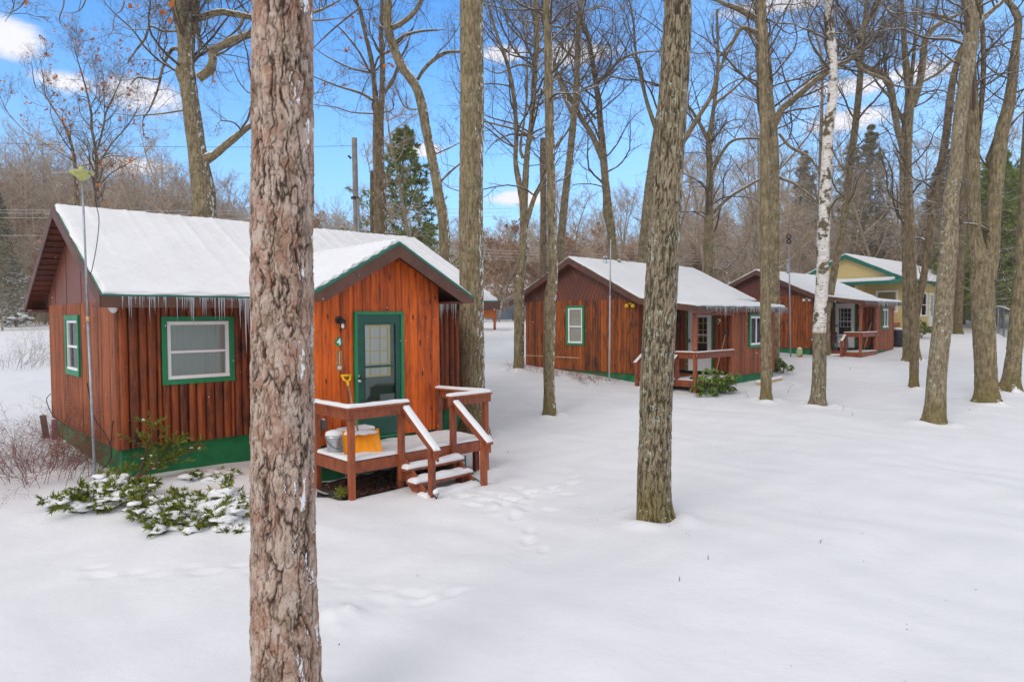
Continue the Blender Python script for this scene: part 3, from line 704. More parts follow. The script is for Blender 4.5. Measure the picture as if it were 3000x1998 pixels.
def storm_door(parent, ax, plane, out, s0, s1, w0, w1, leaf, trim, muntin, glass=(.12, .88, .30, .93), gmid=.55, mun=(.05, .78, .34, .91), nx=3, ny=4, label=None, flip=False, curt='curtain_w', handle=True, kick=None):
    """casing > door leaf > panes, muntins, handle; fractions run from s0 to s1"""
    def B(mb, a0, a1, c0, c1, o0, o1, t=0.):
        if ax == 'u': mb.box((a0, plane+out*o0, c0), (a1, plane+out*o1, c1), t)
        else: mb.box((plane+out*o0, a0, c0), (plane+out*o1, a1, c1), t)
    W = s1-s0; tr = .055 if W > .9 else .04; m = MB()
    B(m, s0, s1, w1-tr, w1, -.02, .07); B(m, s0, s0+tr, w0, w1-tr, -.02, .068); B(m, s1-tr, s1, w0, w1-tr, -.02, .068); B(m, s0+tr*.5, s1-tr*.5, w0, w0+.03, -.02, .10)
    d = m.build('door', M[trim], parent, bevel=.003)
    if label: d['label'] = label
    a0, a1, c0, c1 = s0+tr, s1-tr, w0+.03, w1-tr; X = lambda f: a0+(a1-a0)*(1-f if flip else f); Y = lambda f: c0+(c1-c0)*f
    g0, g1 = sorted((X(glass[0]), X(glass[1]))); h0, h1 = Y(glass[2]), Y(glass[3]); gm = Y(gmid)
    m = MB(); B(m, a0, g0, c0, c1, .0, .045); B(m, g1, a1, c0, c1, .0, .045); B(m, g0, g1, h1, c1, .0, .045); B(m, g0, g1, c0, h0, .0, .045); B(m, g0, g1, gm-.018, gm+.018, .018, .044)
    st = .02; B(m, g0, g1, h1-st, h1, .03, .052); B(m, g0, g0+st, h0, h1-st, .03, .051); B(m, g1-st, g1, h0, h1-st, .03, .051)
    if kick: B(m, a0+.1, a1-.1, c0+.12, h0-.1, .046, .050)
    lf = m.build('door_leaf', M[leaf], d, bevel=.003)
    m = MB(); B(m, g0, g1, h0, h1, .02, .026); m.build('pane', M['glass'], d)
    m = MB(); B(m, a0+.01, a1-.01, c0, c1, -.04, -.008); m.build('inner_door', M['dgreen' if leaf == 'dgreen' else 'dark'], d)
    e0, e1 = sorted((X(mun[0]), X(mun[1]))); f0, f1 = Y(mun[2]), Y(mun[3])
    m = MB(); B(m, e0, e1, f0, f1, -.006, -.002); m.build('curtain', M[curt], d)
    m = MB(); b = .034
    B(m, e0, e1, f1-b, f1, -.0, .016); B(m, e0, e1, f0, f0+b, -.0, .016); B(m, e0, e0+b, f0+b, f1-b, -.0, .015); B(m, e1-b*1.6, e1, f0+b, f1-b, -.0, .015)
    for k in range(1, nx): x = e0+(e1-e0)*k/nx; B(m, x-.012, x+.012, f0+b, f1-b, -.0, .012)
    for k in range(1, ny): y = f0+(f1-f0)*k/ny; B(m, e0+b, e1-b, y-.010, y+.010, -.0, .011)
    m.build('muntins', M[muntin], d)
    if handle:
        m = MB(); x = X(.05); y = w0+1.06
        B(m, x-.02, x+.02, y-.07, y+.07, .045, .06); B(m, x-.01, x+.01, y-.01, y+.012, .06, .09); B(m, min(x, x+(-.1 if flip else .1)), max(x, x+(-.1 if flip else .1)), y-.01, y+.01, .08, .095)
        m.build('handle', M['black'], d)
    return d

def roof_side(parent, q, name_seed, deck='soffit', th=.09, snow=.068, ribs=.33, edge='drip', inset=.03, label=None):
    """q: eave-a, eave-b, ridge-b, ridge-a (top of the metal)"""
    m = MB(); m.slab(q, (0, 0, -.018)); r = m.build('roof', M[edge], parent)
    m = MB(); q2 = [Vector(p)-Vector((0, 0, .021)) for p in q]; c = sum(q2, Vector())/4; q2 = [p+(c-p)*.004 for p in q2]; m.slab(q2, (0, 0, -th)); m.build('roof_deck', M[deck], r)
    a, b, c_, d = [Vector(p) for p in q]; h = (b-a).normalized(); s = (d-a).normalized()
    q3 = [a+h*inset+s*inset, b-h*inset+s*inset, c_-h*inset+s*.0, d+h*inset+s*.0]; q3 = [p+Vector((0, 0, .002)) for p in q3]
    snow_patch(None, [p[:] for p in q3], snow, .05 if ribs else .09, name_seed, .07, .28, ribs, 0, name='roof_snow', parent=r, ragged=.028)
    return r

# ------------------------------------------------------------------ the near cabin
def cabin_near():
    root = thing('cabin', 'nearest and largest-looking brown log cabin, with a green-doored gabled entry numbered 4', 'cabin', tuple(C4.o), C4.rot, 'log sided cabins with snowy roofs')
    # foundation
    m = MB(); m.box((.03, .03, -1.3), (7.44, 5.33, .0)); m.box((2.42, -1.96, -1.3), (4.94, .02, -.002)); m.build('foundation', M['found'], root)
    m = MB(); m.box((.03, .03, 0), (7.44, 5.33, 2.62)); m.box((2.43, -1.95, 0), (4.93, .02, 2.4)); m.build('light_blocker', M['dark'], root)  # unseen dark box added inside the walls to block light
    # long front wall
    m = MB(); logwall(m, 'u', 0, -1, 0, 7.47, .142, lambda s: -.015, lambda s: 2.44, [(.644, 1.853, .992, 2.152), (2.42, 4.94, -1, 3)], .068, 3)
    # rounded corner log
    m.tube([(.0, .0, -.02), (.0, .0, 2.44)], .045, 12, True, .55)
    m.build('front_wall', M['log'], root)
    m = MB(); logwall(m, 'v', 0, -1, .03, 5.36, .105, lambda s: -.02, lambda s: 2.42, [(2.40, 3.585, 1.04, 2.195)], .036, 5); m.build('side_wall', M['log_side'], root)
    m = MB(); logwall(m, 'v', 7.47, 1, 0, 5.36, .14, lambda s: -.02, lambda s: 2.42, [], .05, 6); logwall(m, 'u', 5.36, 1, 0, 7.47, .14, lambda s: -.02, lambda s: 2.42, [], .05, 7)
    m.build('rear_wall', M['log'], root)
    # gable boards
    top = lambda v: 4.205-.521*abs(v-2.68)-.125
    m = MB(); panel(m, [(-.02, 2.405), (5.38, 2.405), (5.38, top(5.38)), (2.68, top(2.68)), (-.02, top(-.02))], 'v', -.012, -.022)
    for v in (1.0, 2.25, 3.5, 4.6): m.box((-.042, v, 2.41), (-.034, v+.006, top(v)-.05), 1.)
    m.build('gable_boards', M['panel'], root); m = MB(); panel(m, [(-.02, 2.405), (5.38, 2.405), (5.38, top(5.38)), (2.68, top(2.68)), (-.02, top(-.02))], 'v', 7.48, .022); m.build('gable_boards', M['panel'], root)
    # main roof
    zr, ze, vr = 4.212, 2.475, 2.68
    roof_side(root, [(-.36, -.65, ze), (7.81, -.65, ze), (7.81, vr, zr), (-.36, vr, zr)], 11)
    roof_side(root, [(7.81, 6.01, ze), (-.36, 6.01, ze), (-.36, vr, zr), (7.81, vr, zr)], 12)
    m = MB()
    for u, s in ((-.385, -1), (7.812, 1)):
        for vv in (-.66, 6.02):
            a = (u, vv, ze+.004); b = (u, vr, zr+.004); q = [a, b, (u, vr, zr-.2), (u, vv, ze-.19)]; m.slab(q, (.024, 0, 0), .3)
    m.box((-.36, -.678, ze-.19), (7.81, -.652, ze-.022), .3); m.box((-.36, 6.012, ze-.19), (7.81, 6.038, ze-.022), .3)
    m.build('fascia', M['fascia'], root, bevel=.003)
    # planks under the overhang of the left gable
    m = MB(); n = 17; r = rs(8)
    for side in (0, 1):
        for k in range(n):
            t0 = k/n+.004; t1 = (k+1)/n-.012; f = lambda t: ((-.60+(vr+.60)*t) if side == 0 else (5.96-(5.96-vr)*t), ze+(zr-ze)*t-.118-.01*r.rand())
            a = f(t0); b = f(t1); m.slab([(-.355, a[0], a[1]), (-.012, a[0], a[1]), (-.012, b[0], b[1]), (-.355, b[0], b[1])], (0, 0, -.022), r.rand())
    m.box((-.35, 5.36, 2.30), (0, 5.98, 2.34), .6); m.box((-.35, -.62, 2.30), (0, -.01, 2.34), .6)
    m.build('soffit_planks', M['soffit'], root)
    m = MB(); m.box((.0, -.65, 2.31), (7.8, -.012, 2.335), .3); m.build('soffit', M['soffit'], root)
    icicles(root, (-.1, -.70, ze-.02), (2.35, -.70, ze-.02), 120, .05, .52, 4); icicles(root, (1.7, -.72, ze-.03), (2.3, -.68, ze-.03), 40, .2, .95, 14)
    icicles(root, (5.62, -.70, ze-.06), (6.5, -.70, ze-.06), 34, .2, .62, 9)
    window(root, 'v', 0, -1, 2.40, 3.585, 1.036, 2.197, .10, .05, 'h', 'green', 'curtain', 'narrow side window with white sashes in a green casing')
    window(root, 'u', 0, -1, .644, 1.853, .992, 2.152, .088, .06, 'h', 'green', 'curtain', 'wide front window with grey-green curtain in a green casing')
    # entry bay
    ut = lambda u: 3.43-.55*abs(u-3.855)-.13
    m = MB(); r = rs(21); s = 2.385
    logwall(m, 'u', -2, -1, 2.385, 4.985, .172, lambda s: -.02, ut, [(3.14, 4.14, -.05, 2.21)], .022, 22, 6, .06, 0); m.build('entry_wall', M['entry'], root)
    m = MB(); logwall(m, 'v', 2.385, -1, -2, -.01, .15, lambda s: -.02, lambda s: 2.45, [], .03, 23); m.build('entry_side_wall', M['entry'], root); m = MB(); logwall(m, 'v', 4.985, 1, -2, -.01, .15, lambda s: -.02, lambda s: 2.45, [], .03, 24); m.build('entry_side_wall', M['entry'], root)
    e = 2.49; ul, ur, ua, wa = 2.165, 5.545, 3.855, 3.43
    roof_side(root, [(ul, -.55, e), (ul, -2.36, e), (ua, -2.36, wa), (ua, 1.2, wa)][::1], 31, ribs=.3)
    roof_side(root, [(ur, -2.36, e), (ur, -.55, e), (ua, 1.2, wa), (ua, -2.36, wa)], 32, ribs=.3)
    m = MB(); 
    for sg in (-1, 1):
        ue = ul if sg < 0 else ur; pl = [(ua, wa-.022), (ue, e-.022), (ue, 2.375), (ua+sg*(wa-.27-2.375)/.55, 2.375), (ua, wa-.27)]
        m.slab([(u, -2.388, w) for u, w in pl], (0, .026, 0), .3)
    m.build('entry_fascia', M['fascia'], root)
    m = MB(); m.slab([(ua, -2.397, wa+.004), (ul-.01, -2.397, e+.004), (ul-.01, -2.397, e-.042), (ua, -2.397, wa-.042)], (0, .03, 0)); m.slab([(ua+.001, -2.397, wa+.004), (ur+.01, -2.397, e+.004), (ur+.01, -2.397, e-.042), (ua+.001, -2.397, wa-.042)], (0, .03, 0)); m.build('drip_edge', M['drip'], root)
    m = MB(); m.box((4.99, -2.36, 2.375), (5.54, -.6, 2.40), .7); m.box((5.515, -2.361, 2.399), (5.541, -.6, 2.46), .7); m.build('entry_soffit', M['soffit'], root); m = MB(); m.box((2.17, -2.36, 2.375), (2.38, -.6, 2.40), .7); m.build('entry_soffit', M['soffit'], root)
    storm_door(root, 'u', -2, -1, 3.137, 4.14, -.02, 2.215, 'dgreen', 'green', 'cream', (.15, .90, .16, .93), .575, (.10, .77, .49, .915), 3, 4, 'dark green storm door with a cream-muntined window behind its glass', kick=1)
    m = MB(); m.tube([(3.205, -2.05, 1.013), (3.205, -2.10, 1.013)], [.028, .026], 14); m.build('door_knob', M['silver'], root, True); m = MB(); m.tube([(3.205, -2.05, 1.10), (3.205, -2.07, 1.10)], .018, 10); m.build('lock', M['silver'], root, True)
    # wall lamp, number, thermometer, socket
    m = MB(); m.tube([(2.84, -2.01, 2.07), (2.84, -2.05, 2.07)], .06, 18); m.tube([(2.84, -2.04, 2.07), (2.86, -2.11, 2.085)], [.035, .03], 12); m.lathe((2.875, -2.12, 2.02), [(.055, 0), (.058, .02), (.05, .05), (.02, .065)], 18); lm = m.build('wall_lamp', M['black'], root, True)
    m = MB(); m.lathe((2.875, -2.12, 1.915), [(.04, 0), (.046, .02), (.046, .10), (.04, .104)], 18); m.build('lamp_shade', M['glass'], lm, True)
    m = MB(); m.lathe((2.875, -2.12, 1.93), [(.004, 0), (.022, .02), (.026, .05), (.012, .085)], 12); m.build('bulb', M['white'], lm, True)
    m = MB(); s = .092; c = (2.846, 1.698); m.slab([(c[0], -2.034, c[1]-s*1.08), (c[0]+s, -2.034, c[1]), (c[0], -2.034, c[1]+s*1.08), (c[0]-s, -2.034, c[1])], (0, .01, 0)); ns = m.build('number_sign', M['green'], root)
    text('numeral', '4', .145, M['white'], ns, (2.846, -2.0345, 1.698), (math.pi/2, 0, 0), .003, .004)
    m = MB(); m.box((2.787, -2.038, 1.205), (2.906, -2.026, 1.555), .1); th = m.build('thermometer', M['tan'], root, bevel=.004)
    m = MB(); m.box((2.844, -2.043, 1.33), (2.849, -2.039, 1.525)); m.build('glass_tube', M['white'], th)
    m = MB()
    for k in range(13): m.box((2.822, -2.041, 1.345+k*.0145), (2.836, -2.0385, 1.348+k*.0145)); m.box((2.858, -2.041, 1.345+k*.0145), (2.872, -2.0385, 1.348+k*.0145))
    m.build('scale_marks', M['greywood'], th)
    m = MB(); m.slab([(2.848+.036*math.cos(a), -2.0425, 1.262+.028*math.sin(a)) for a in np.linspace(0, 6.283, 25)[:-1]], (0, .004, 0)); em = m.build('oval_plate', M['white'], th)
    m = MB(); m.slab([(x, -2.0445, z) for x, z in ((2.828, 1.250), (2.833, 1.262), (2.842, 1.266), (2.856, 1.266), (2.862, 1.277), (2.872, 1.275), (2.866, 1.266), (2.861, 1.260), (2.858, 1.246), (2.854, 1.256), (2.842, 1.254), (2.838, 1.244), (2.834, 1.252))], (0, .0015, 0)); m.build('animal_mark', plain('navy_mark', (.02, .04, .10)), em)
    m = MB(); m.box((2.47, -2.09, .25), (2.56, -2.022, .42)); so = m.build('socket_box', M['chair'], root, bevel=.01)
    m = MB(); blobs(_bag := Bag(), rs(2), np.array([[2.515, -2.055, .425]]), .045, .35); _bag.build('snow', M['snow'], so, True)
    # white camera-like spot under the eave, cable
    m = MB(); m.tube([(-.04, -.12, 2.30), (-.10, -.16, 2.27)], [.05, .075], 14); m.build('eave_lamp', M['white'], root, True)
    m = MB(); m.tube(catmull([(-.06, 5.3, .5), (-.12, 5.4, .35), (-.07, 5.0, .05), (-.06, 3.5, -.03), (-.06, 1.8, -.05), (-.08, 1.1, -.02), (-.07, .55, -.02), (-.06, .28, .12), (-.06, .2, .35), (-.06, .12, .45)], 50), .009, 6); m.tube(catmull([(-.42, .1, 1.1), (-.25, .5, .5), (-.12, .35, .2), (-.08, .2, -.02), (-.10, .3, -.25), (-.3, .2, -.38)], 30), .008, 6); m.build('cable', M['cable'], root)
    # porch
    porch = MB(); 
    for k in range(9): porch.box((2.345, -3.17+k*.13, -.135), (5.14, -3.05+k*.13, -.10), .3+.4*rs(k).rand())
    porch.box((2.33, -3.20, -.29), (5.15, -3.165, -.112), .35); porch.box((2.32, -3.19, -.29), (2.35, -2.02, -.112), .5); porch.box((5.125, -3.19, -.29), (5.16, -2.02, -.112), .5)
    P = porch.build('porch', M['rail'], root, bevel=.004)
    for (x, y, z0, z1) in ((2.365, -3.215, -1.1, .70), (2.39, -2.09, -1.1, .70), (3.27, -3.225, -.52, .70), (4.34, -3.225, -.30, .70), (5.11, -3.19, -1.1, .72), (4.93, -2.06, -.15, .72), (3.35, -3.93, -1.2, .12), (4.385, -3.97, -1.1, .12), (5.0, -3.05, -1.0, -.14), (3.33, -3.1, -1.0, -.14)):
        m = MB(); m.box((x-.045, y-.045, z0), (x+.045, y+.045, z1), rs(int(x*100)).rand()); m.build('post', M['rail'], P, bevel=.004)
    for k, (a, b, f, of) in enumerate((((2.37, -2.04, .735), (2.35, -3.27, .735), .15, .03), ((2.29, -3.23, .74), (3.40, -3.24, .74), .15, .02), ((4.22, -3.24, .755), (5.19, -3.22, .755), .13, .02), ((4.93, -2.0, .765), (5.13, -3.23, .765), .14, 0),
                                       ((3.33, -3.27, .66), (3.36, -4.08, .05), .13, 0), ((4.36, -3.27, .66), (4.40, -4.12, .05), .13, 0))):
        m = MB(); s = Bag(); cap_rail(m, s, a, b, .145, .035, .05, 40+k, f, of); rl = m.build('handrail', M['rail'], P, bevel=.003); s.build('snow', M['snow'], rl, True)
    for k, (y0, y1, w) in enumerate(((-3.45, -3.20, -.32), (-3.68, -3.42, -.51), (-3.95, -3.66, -.70))):
        m = MB(); m.box((3.22, y0, w-.035), (4.42, y1, w), .5); m.box((4.22, y0+.05, w-.17), (4.30, y1, w-.037), .8) ; m.box((3.32, y0+.05, w-.17), (3.38, y1, w-.037), .5); st = m.build('step', M['rail'], P, bevel=.003)
        s = Bag(); snow_patch(s, [(3.235, y0+.015, w+.001), (4.405, y0+.015, w+.001), (4.405, y1-.01, w+.001), (3.235, y1-.01, w+.001)], .075, .05, 50+k, .09, .6, ragged=.012); s.build('snow', M['snow'], st, True)
    m = MB(); m.slab([(3.31, -3.2, -.14), (3.31, -3.2, -.5), (3.31, -3.95, -1.0), (3.31, -3.95, -.72)], (.04, 0, 0), .4); m.slab([(4.30, -3.2, -.14), (4.30, -3.2, -.5), (4.30, -3.95, -1.0), (4.30, -3.95, -.72)], (.04, 0, 0), .8); m.build('stringer', M['rail'], P)
    s = Bag(); snow_patch(s, [(2.36, -3.185, -.098), (5.13, -3.185, -.098), (5.13, -2.035, -.098), (2.36, -2.035, -.098)], .05, .05, 61, .04, .45, ragged=.01); s.build('deck_snow', M['snow'], P, True)
    return root

# ------------------------------------------------------------------ the two cabins further along
def cabin_far(fr, label, num, p, second=False):
    root = thing('cabin', label, 'cabin', tuple(fr.o), fr.rot, 'log sided cabins with snowy roofs'); W = p['W']; L = p['L']; U = p['U']; U2 = p['U2']; vr, zr, ze = p['vr'], p['zr'], p['ze']; ve = -.38; vb = 2*vr-ve; og = .4; PD = -2.1; sl = (zr-ze)/(vr-ve)
    m = MB(); m.box((.03, .03, -1.3), (L-.03, W-.03, -.0)); m.box((U+.03, PD+.03, -1.3), (U2-.03, .02, -.14)); m.build('foundation', M['found'], root)
    m = MB(); m.box((.03, .03, 0), (L-.03, W-.03, 2.5)); m.box((U+.07, PD+.04, -.1), (U2-.04, .02, 2.1)); m.build('light_blocker', M['dark'], root)  # same added inner box, hidden behind the logs to stop light
    m = MB(); logwall(m, 'v', 0, -1, 0, W, .118, lambda s: -.02, lambda s: 2.45, [p['win']] if p['win'] else [], .038, p['seed']); m.build('gable_wall', M['log3'], root)
    if not second: m = MB(); m.box((-.05, 2.35, .40), (-.038, 5.0, .43)); m.build('trim_line', M['pale'], root)
    tp = lambda v: zr-sl*abs(v-vr)-.12
    m = MB(); panel(m, [(-.02, 2.43), (W+.02, 2.43), (W+.02, tp(W)), (vr, tp(vr)), (-.02, tp(0))], 'v', -.02, -.025); m.build('gable_boards', M['diag2' if second else 'diag3'], root)
    fw = lambda s: 2.5
    m = MB(); logwall(m, 'u', 0, -1, 0, U, .14, lambda s: -.02, lambda s: 2.4, [], .045, p['seed']+1); logwall(m, 'v', U, -1, PD, -.02, .15, lambda s: -.02, lambda s: 2.15-.14*(s/PD), [p['door']], .05, p['seed']+2); m.build('porch_wall', M['log'], root)
    m = MB(); logwall(m, 'u', PD, -1, U, U2, .115, lambda s: -.15, lambda s: 2.1, [p['win2']], .03, p['seed']+3); logwall(m, 'v', U2, 1, PD, 0, .13, lambda s: -.15, lambda s: 2.1, [], .03, p['seed']+4); m.build('room_wall', M['log_side'], root)
    m = MB(); logwall(m, 'v', L, 1, 0, W, .14, lambda s: -.02, lambda s: 2.45, [], .05, 6); logwall(m, 'u', W, 1, 0, L, .14, lambda s: -.02, lambda s: 2.45, [], .05, 7); logwall(m, 'u', 0, -1, U2, L, .14, lambda s: -.02, lambda s: 2.4, [], .05, 9); panel(m, [(0, 2.43), (W, 2.43), (W, tp(W)), (vr, tp(vr)), (0, tp(0))], 'v', L, .02); m.build('rear_wall', M['log'], root)
    Le = L+og
    roof_side(root, [(-og, ve, ze), (Le, ve, ze), (Le, vr, zr), (-og, vr, zr)], p['seed']+5, ribs=0, snow=.07); roof_side(root, [(Le, vb, ze), (-og, vb, ze), (-og, vr, zr), (Le, vr, zr)], p['seed']+6, ribs=0, snow=.07)
    se, sv = p['se'], p['sv']; ue = U2+.3
    roof_side(root, [(-og, sv, se), (ue, sv, se), (ue, ve+.05, ze-.004), (-og, ve+.05, ze-.004)], p['seed']+7, ribs=0, snow=.075)
    m = MB()
    for vv in (ve-.01, vb+.01): m.slab([(-og-.026, vv, ze+.004), (-og-.026, vr, zr+.004), (-og-.026, vr, zr-.225), (-og-.026, vv, ze-.2)], (.024, 0, 0), .3)
    m.slab([(-og-.028, sv-.01, se+.004), (-og-.028, ve, ze+.002), (-og-.028, ve, ze-.2), (-og-.028, sv-.01, se-.18)], (.024, 0, 0), .3)
    m.box((-og-.02, sv-.028, se-.18), (ue, sv-.002, se-.02), .3); m.slab([(ue, sv, se-.02), (ue, ve, ze-.03), (ue, ve, ze-.19), (ue, sv, se-.17)], (.024, 0, 0), .3); m.box((ue, ve-.02, ze-.2), (Le, ve-.002, ze-.02), .3)
    m.slab([(Le+.002, ve, ze-.025), (Le+.002, vr, zr-.025), (Le+.002, vr, zr-.2), (Le+.002, ve, ze-.2)], (.024, 0, 0), .3)
    m.build('fascia', M['fascia'], root)
    icicles(root, (.1 if not second else 1.2, sv-.045, se-.02), (ue, sv-.045, se-.02), 190 if not second else 150, .05, .42, p['seed'], .007)
    if p['win']: window(root, 'v', 0, -1, *p['win'], .075, .06, 'h', 'green', 'curtain_t', 'narrow gable window with white sashes in a green casing')
    window(root, 'u', PD, -1, *p['win2'], .085, .07, 'v', 'green', 'curtain_w', 'sliding window with cream curtains in a green casing')
    d0, d1, w0, w1 = p['door']
    storm_door(root, 'v', U, -1, d0, d1, w0, w1, 'white', 'green', 'cream' if not second else 'white', (.16, .84, .30, .90), .60, (.22, .82, .46, .90), 3, 4, 'white storm door with a long glass and small muntined panes', flip=True, curt='dark')
    m = MB(); m.box((.0, PD-.05, 1.88), (U, PD+.04, se-.19), .4); m.build('porch_beam', M['rail'], root)
    # porch deck
    porch = MB(); 
    for k in range(16): porch.box((.02+k*.15, PD-.07, -.16), (.02+k*.15+.14, -.06, -.13), rs(k+9).rand())
    porch.box((-.02, PD-.10, -.33), (U-.04, PD-.07, -.125), .4); porch.box((-.03, PD-.10, -.33), (0., -.06, -.125), .5); Pp = porch.build('porch', M['rail'], root)
    for (x, y, z0, z1) in ((.05, PD-.03, -1.2, 1.9), (.05, -1.5, -.3, .62), (.05, -.12, -.3, .60), (-.40, -1.5, -1.2, .38), (-.40, -.30, -1.2, .38), (U-.10, PD-.03, -.3, .7)):
        m = MB(); m.box((x-.05, y-.05, z0), (x+.05, y+.05, z1), rs(int(abs(y)*100)).rand()); m.build('post', M['rail'], Pp)
    for k, (a, b, f) in enumerate((((.05, -1.44, .745), (.05, PD-.1, .745), .17), ((.0, PD-.06, .74), (U-.02, PD-.06, .74), .17), ((.0, -1.5, .64), (-.46, -1.5, .38), .10), ((.0, -.25, .64), (-.46, -.25, .38), .10))):
        m = MB(); s = Bag(); cap_rail(m, s, a, b, .13, .035, .03, 70+k, f); rl = m.build('handrail', M['rail'], Pp); s.build('snow', M['snow'], rl, True)
    for k in range(2):
        m = MB(); m.box((-.32-.3*k, -1.45, -.32-.17*k), (-.02-.3*k, -.3, -.28-.17*k), .5); st = m.build('step', M['rail'], Pp); s = Bag(); snow_patch(s, [(-.31-.3*k, -1.43, -.279-.17*k), (-.03-.3*k, -1.43, -.279-.17*k), (-.03-.3*k, -.32, -.279-.17*k), (-.31-.3*k, -.32, -.279-.17*k)], .06, .08, k, .07, .5); s.build('snow', M['snow'], st, True)
    s = Bag(); snow_patch(s, [(.01, PD-.08, -.128), (U-.05, PD-.08, -.128), (U-.55, -1.3, -.128), (.01, -1.3, -.128)], .03, .08, 5, .05, .5, ragged=.03); s.build('deck_snow', M['snow'], Pp, True)
    # number, lamp above, flood lights, vents
    text('numeral', num, .24, plain('cream_numeral', (.86, .84, .60)), root, (U-.065, p['numv'], 1.66), (math.pi/2, 0, -math.pi/2), .008, .012)
    m = MB(); m.lathe((U-.06, p['numv'], 1.98), [(.02, -.06), (.05, -.03), (.05, 0), (.03, .03)], 12); m.build('porch_lamp', M['white'], root, True)
    fl = MB()
    for dv in (.30, .05): fl.tube([(-.10, dv, 2.25), (-.19, dv-.05, 2.20)], [.045, .07], 12)
    fl.tube([(-.02, .18, 2.30), (-.10, .18, 2.28)], .03, 10); fl.box((-.11, .03, 2.265), (-.09, .32, 2.285)); fl.build('flood_light', M['yellow' if not second else 'white'], root, True)
    for (u, v, hh, mt) in p['vents']:
        w = zr-sl*abs(v-vr); m = MB(); m.lathe((u, v, w-.05), [(.06, 0), (.05, hh), (.05, hh)], 12); vt = m.build('roof_vent', M[mt], root, True)
        m = MB(); m.lathe((u, v, w+hh-.04), [(.09, 0), (.10, .02), (.05, .07)], 14); m.build('cap', M['wire'], vt, True)
    return root

# ------------------------------------------------------------------ the yellow house
def yellow_house():
    root = thing('house', 'yellow house with lap siding and green eaves beyond the second-farthest cabin', 'house', tuple(YH.o), YH.rot); Wd = 6.5; L = 12.; vr, zr, ze = 3.25, 4.72, 3.02; ve = -.35; sl = (zr-ze)/(vr-ve)
    top = lambda v: zr-sl*abs(v-vr)-.1
    m = MB(); m.box((.0, .0, -.05), (L, Wd, 2.9)); panel(m, [(0, 2.9), (Wd, 2.9), (Wd, top(Wd)), (vr, top(vr)), (0, top(0))], 'v', .01, -.02); panel(m, [(0, 2.9), (Wd, 2.9), (Wd, top(Wd)), (vr, top(vr)), (0, top(0))], 'v', L-.01, .02); m.build('wall', M['siding'], root)
    m = MB(); m.box((.04, .04, -1.5), (L-.04, Wd-.04, -.06)); m.build('foundation', M['greywood'], root)
    roof_side(root, [(-.35, ve, ze), (L+.35, ve, ze), (L+.35, vr, zr), (-.35, vr, zr)], 81, 'white', ribs=0, snow=.09); roof_side(root, [(L+.35, Wd+.35, ze), (-.35, Wd+.35, ze), (-.35, vr, zr), (L+.35, vr, zr)], 82, 'white', ribs=0, snow=.09)
    m = MB()
    for vv in (ve-.01, Wd+.36): m.slab([(-.375, vv, ze-.0), (-.375, vr, zr-.0), (-.375, vr, zr-.26), (-.375, vv, ze-.22)], (.024, 0, 0))
    m.box((-.36, ve-.03, ze-.2), (L+.36, ve-.004, ze+.01)); m.build('fascia', M['drip'], root)
    # porch roof on the gable side
    m = MB(); m.slab([(-1.5, .35, 2.95), (-1.5, 6.2, 2.95), (-.02, 6.2, 3.12), (-.02, .35, 3.12)][::-1], (0, 0, -.2)); m.slab([(-.9, -.3, 3.02), (-1.5, .35, 2.95), (-.02, .35, 3.12), (-.02, -.3, 3.1)], (0, 0, -.2)); pr = m.build('porch_roof', M['drip'], root)
    snow_patch(None, [(-1.47, 6.15, 2.953), (-1.47, .38, 2.953), (-.04, .38, 3.123), (-.04, 6.15, 3.123)][::1], .13, .15, 4, .1, .2, name='porch_snow', parent=pr)
    m = MB(); m.box((-1.4, 2.2, -.1), (-.01, 2.25, 2.8)); m.box((-1.45, 5.9, -.1), (-1.35, 6.0, 2.8)); m.build('porch_wall', M['siding'], root)
    window(root, 'v', 0, -1, .35, 1.55, 1.1, 2.43, .03, .08, 'n', 'white', 'dark'); window(root, 'v', 0, -1, 2.45, 2.85, 1.7, 2.43, .03, .06, 'n', 'white', 'curtain_w')
    window(root, 'u', 0, -1, 2.9, 4.05, .86, 2.36, .03, .07, 'h', 'white', 'dark'); window(root, 'u', 0, -1, 8.3, 9.6, .86, 2.2, .03, .07, 'h', 'white', 'dark')
    m = MB(); m.box((4.62, -.05, .25), (5.5, .0, 2.36)); d = m.build('door', M['white'], root); m = MB(); m.box((4.85, -.06, .9), (5.28, -.052, 2.2)); m.build('pane', M['curtain'], d); m = MB(); m.box((4.70, -.09, 1.25), (4.74, -.05, 1.32)); m.build('handle', M['black'], d)
    m = MB(); m.lathe((4.3, -.08, 2.35), [(.03, 0), (.06, .05), (.03, .14)], 10); m.build('wall_lamp', M['yellow'], root, True)
    m = MB(); m.box((4.3, -.9, .16), (5.8, -.05, .22)); m.box((4.3, -1.2, -.05), (5.8, -.9, -.0)); m.box((4.35, -.88, -.4), (4.45, -.8, .16)); m.box((5.65, -.88, -.4), (5.75, -.8, .16)); st = m.build('steps', M['greywood'], root)
    snow_patch(None, [(4.32, -.88, .222), (5.78, -.88, .222), (5.78, -.08, .222), (4.32, -.08, .222)], .08, .1, 3, .1, .4, name='snow', parent=st)
    # side deck seen past the cabin corner
    m = MB(); m.box((-1.6, .2, .35), (-.02, 6.0, .5)); m.box((-1.6, .2, 1.25), (-1.5, 3., 1.38)); 
    for v in (.25, 1.6, 2.9): m.box((-1.6, v, -.5), (-1.5, v+.1, 1.3))
    m.build('deck', M['rail'], root)
    return root

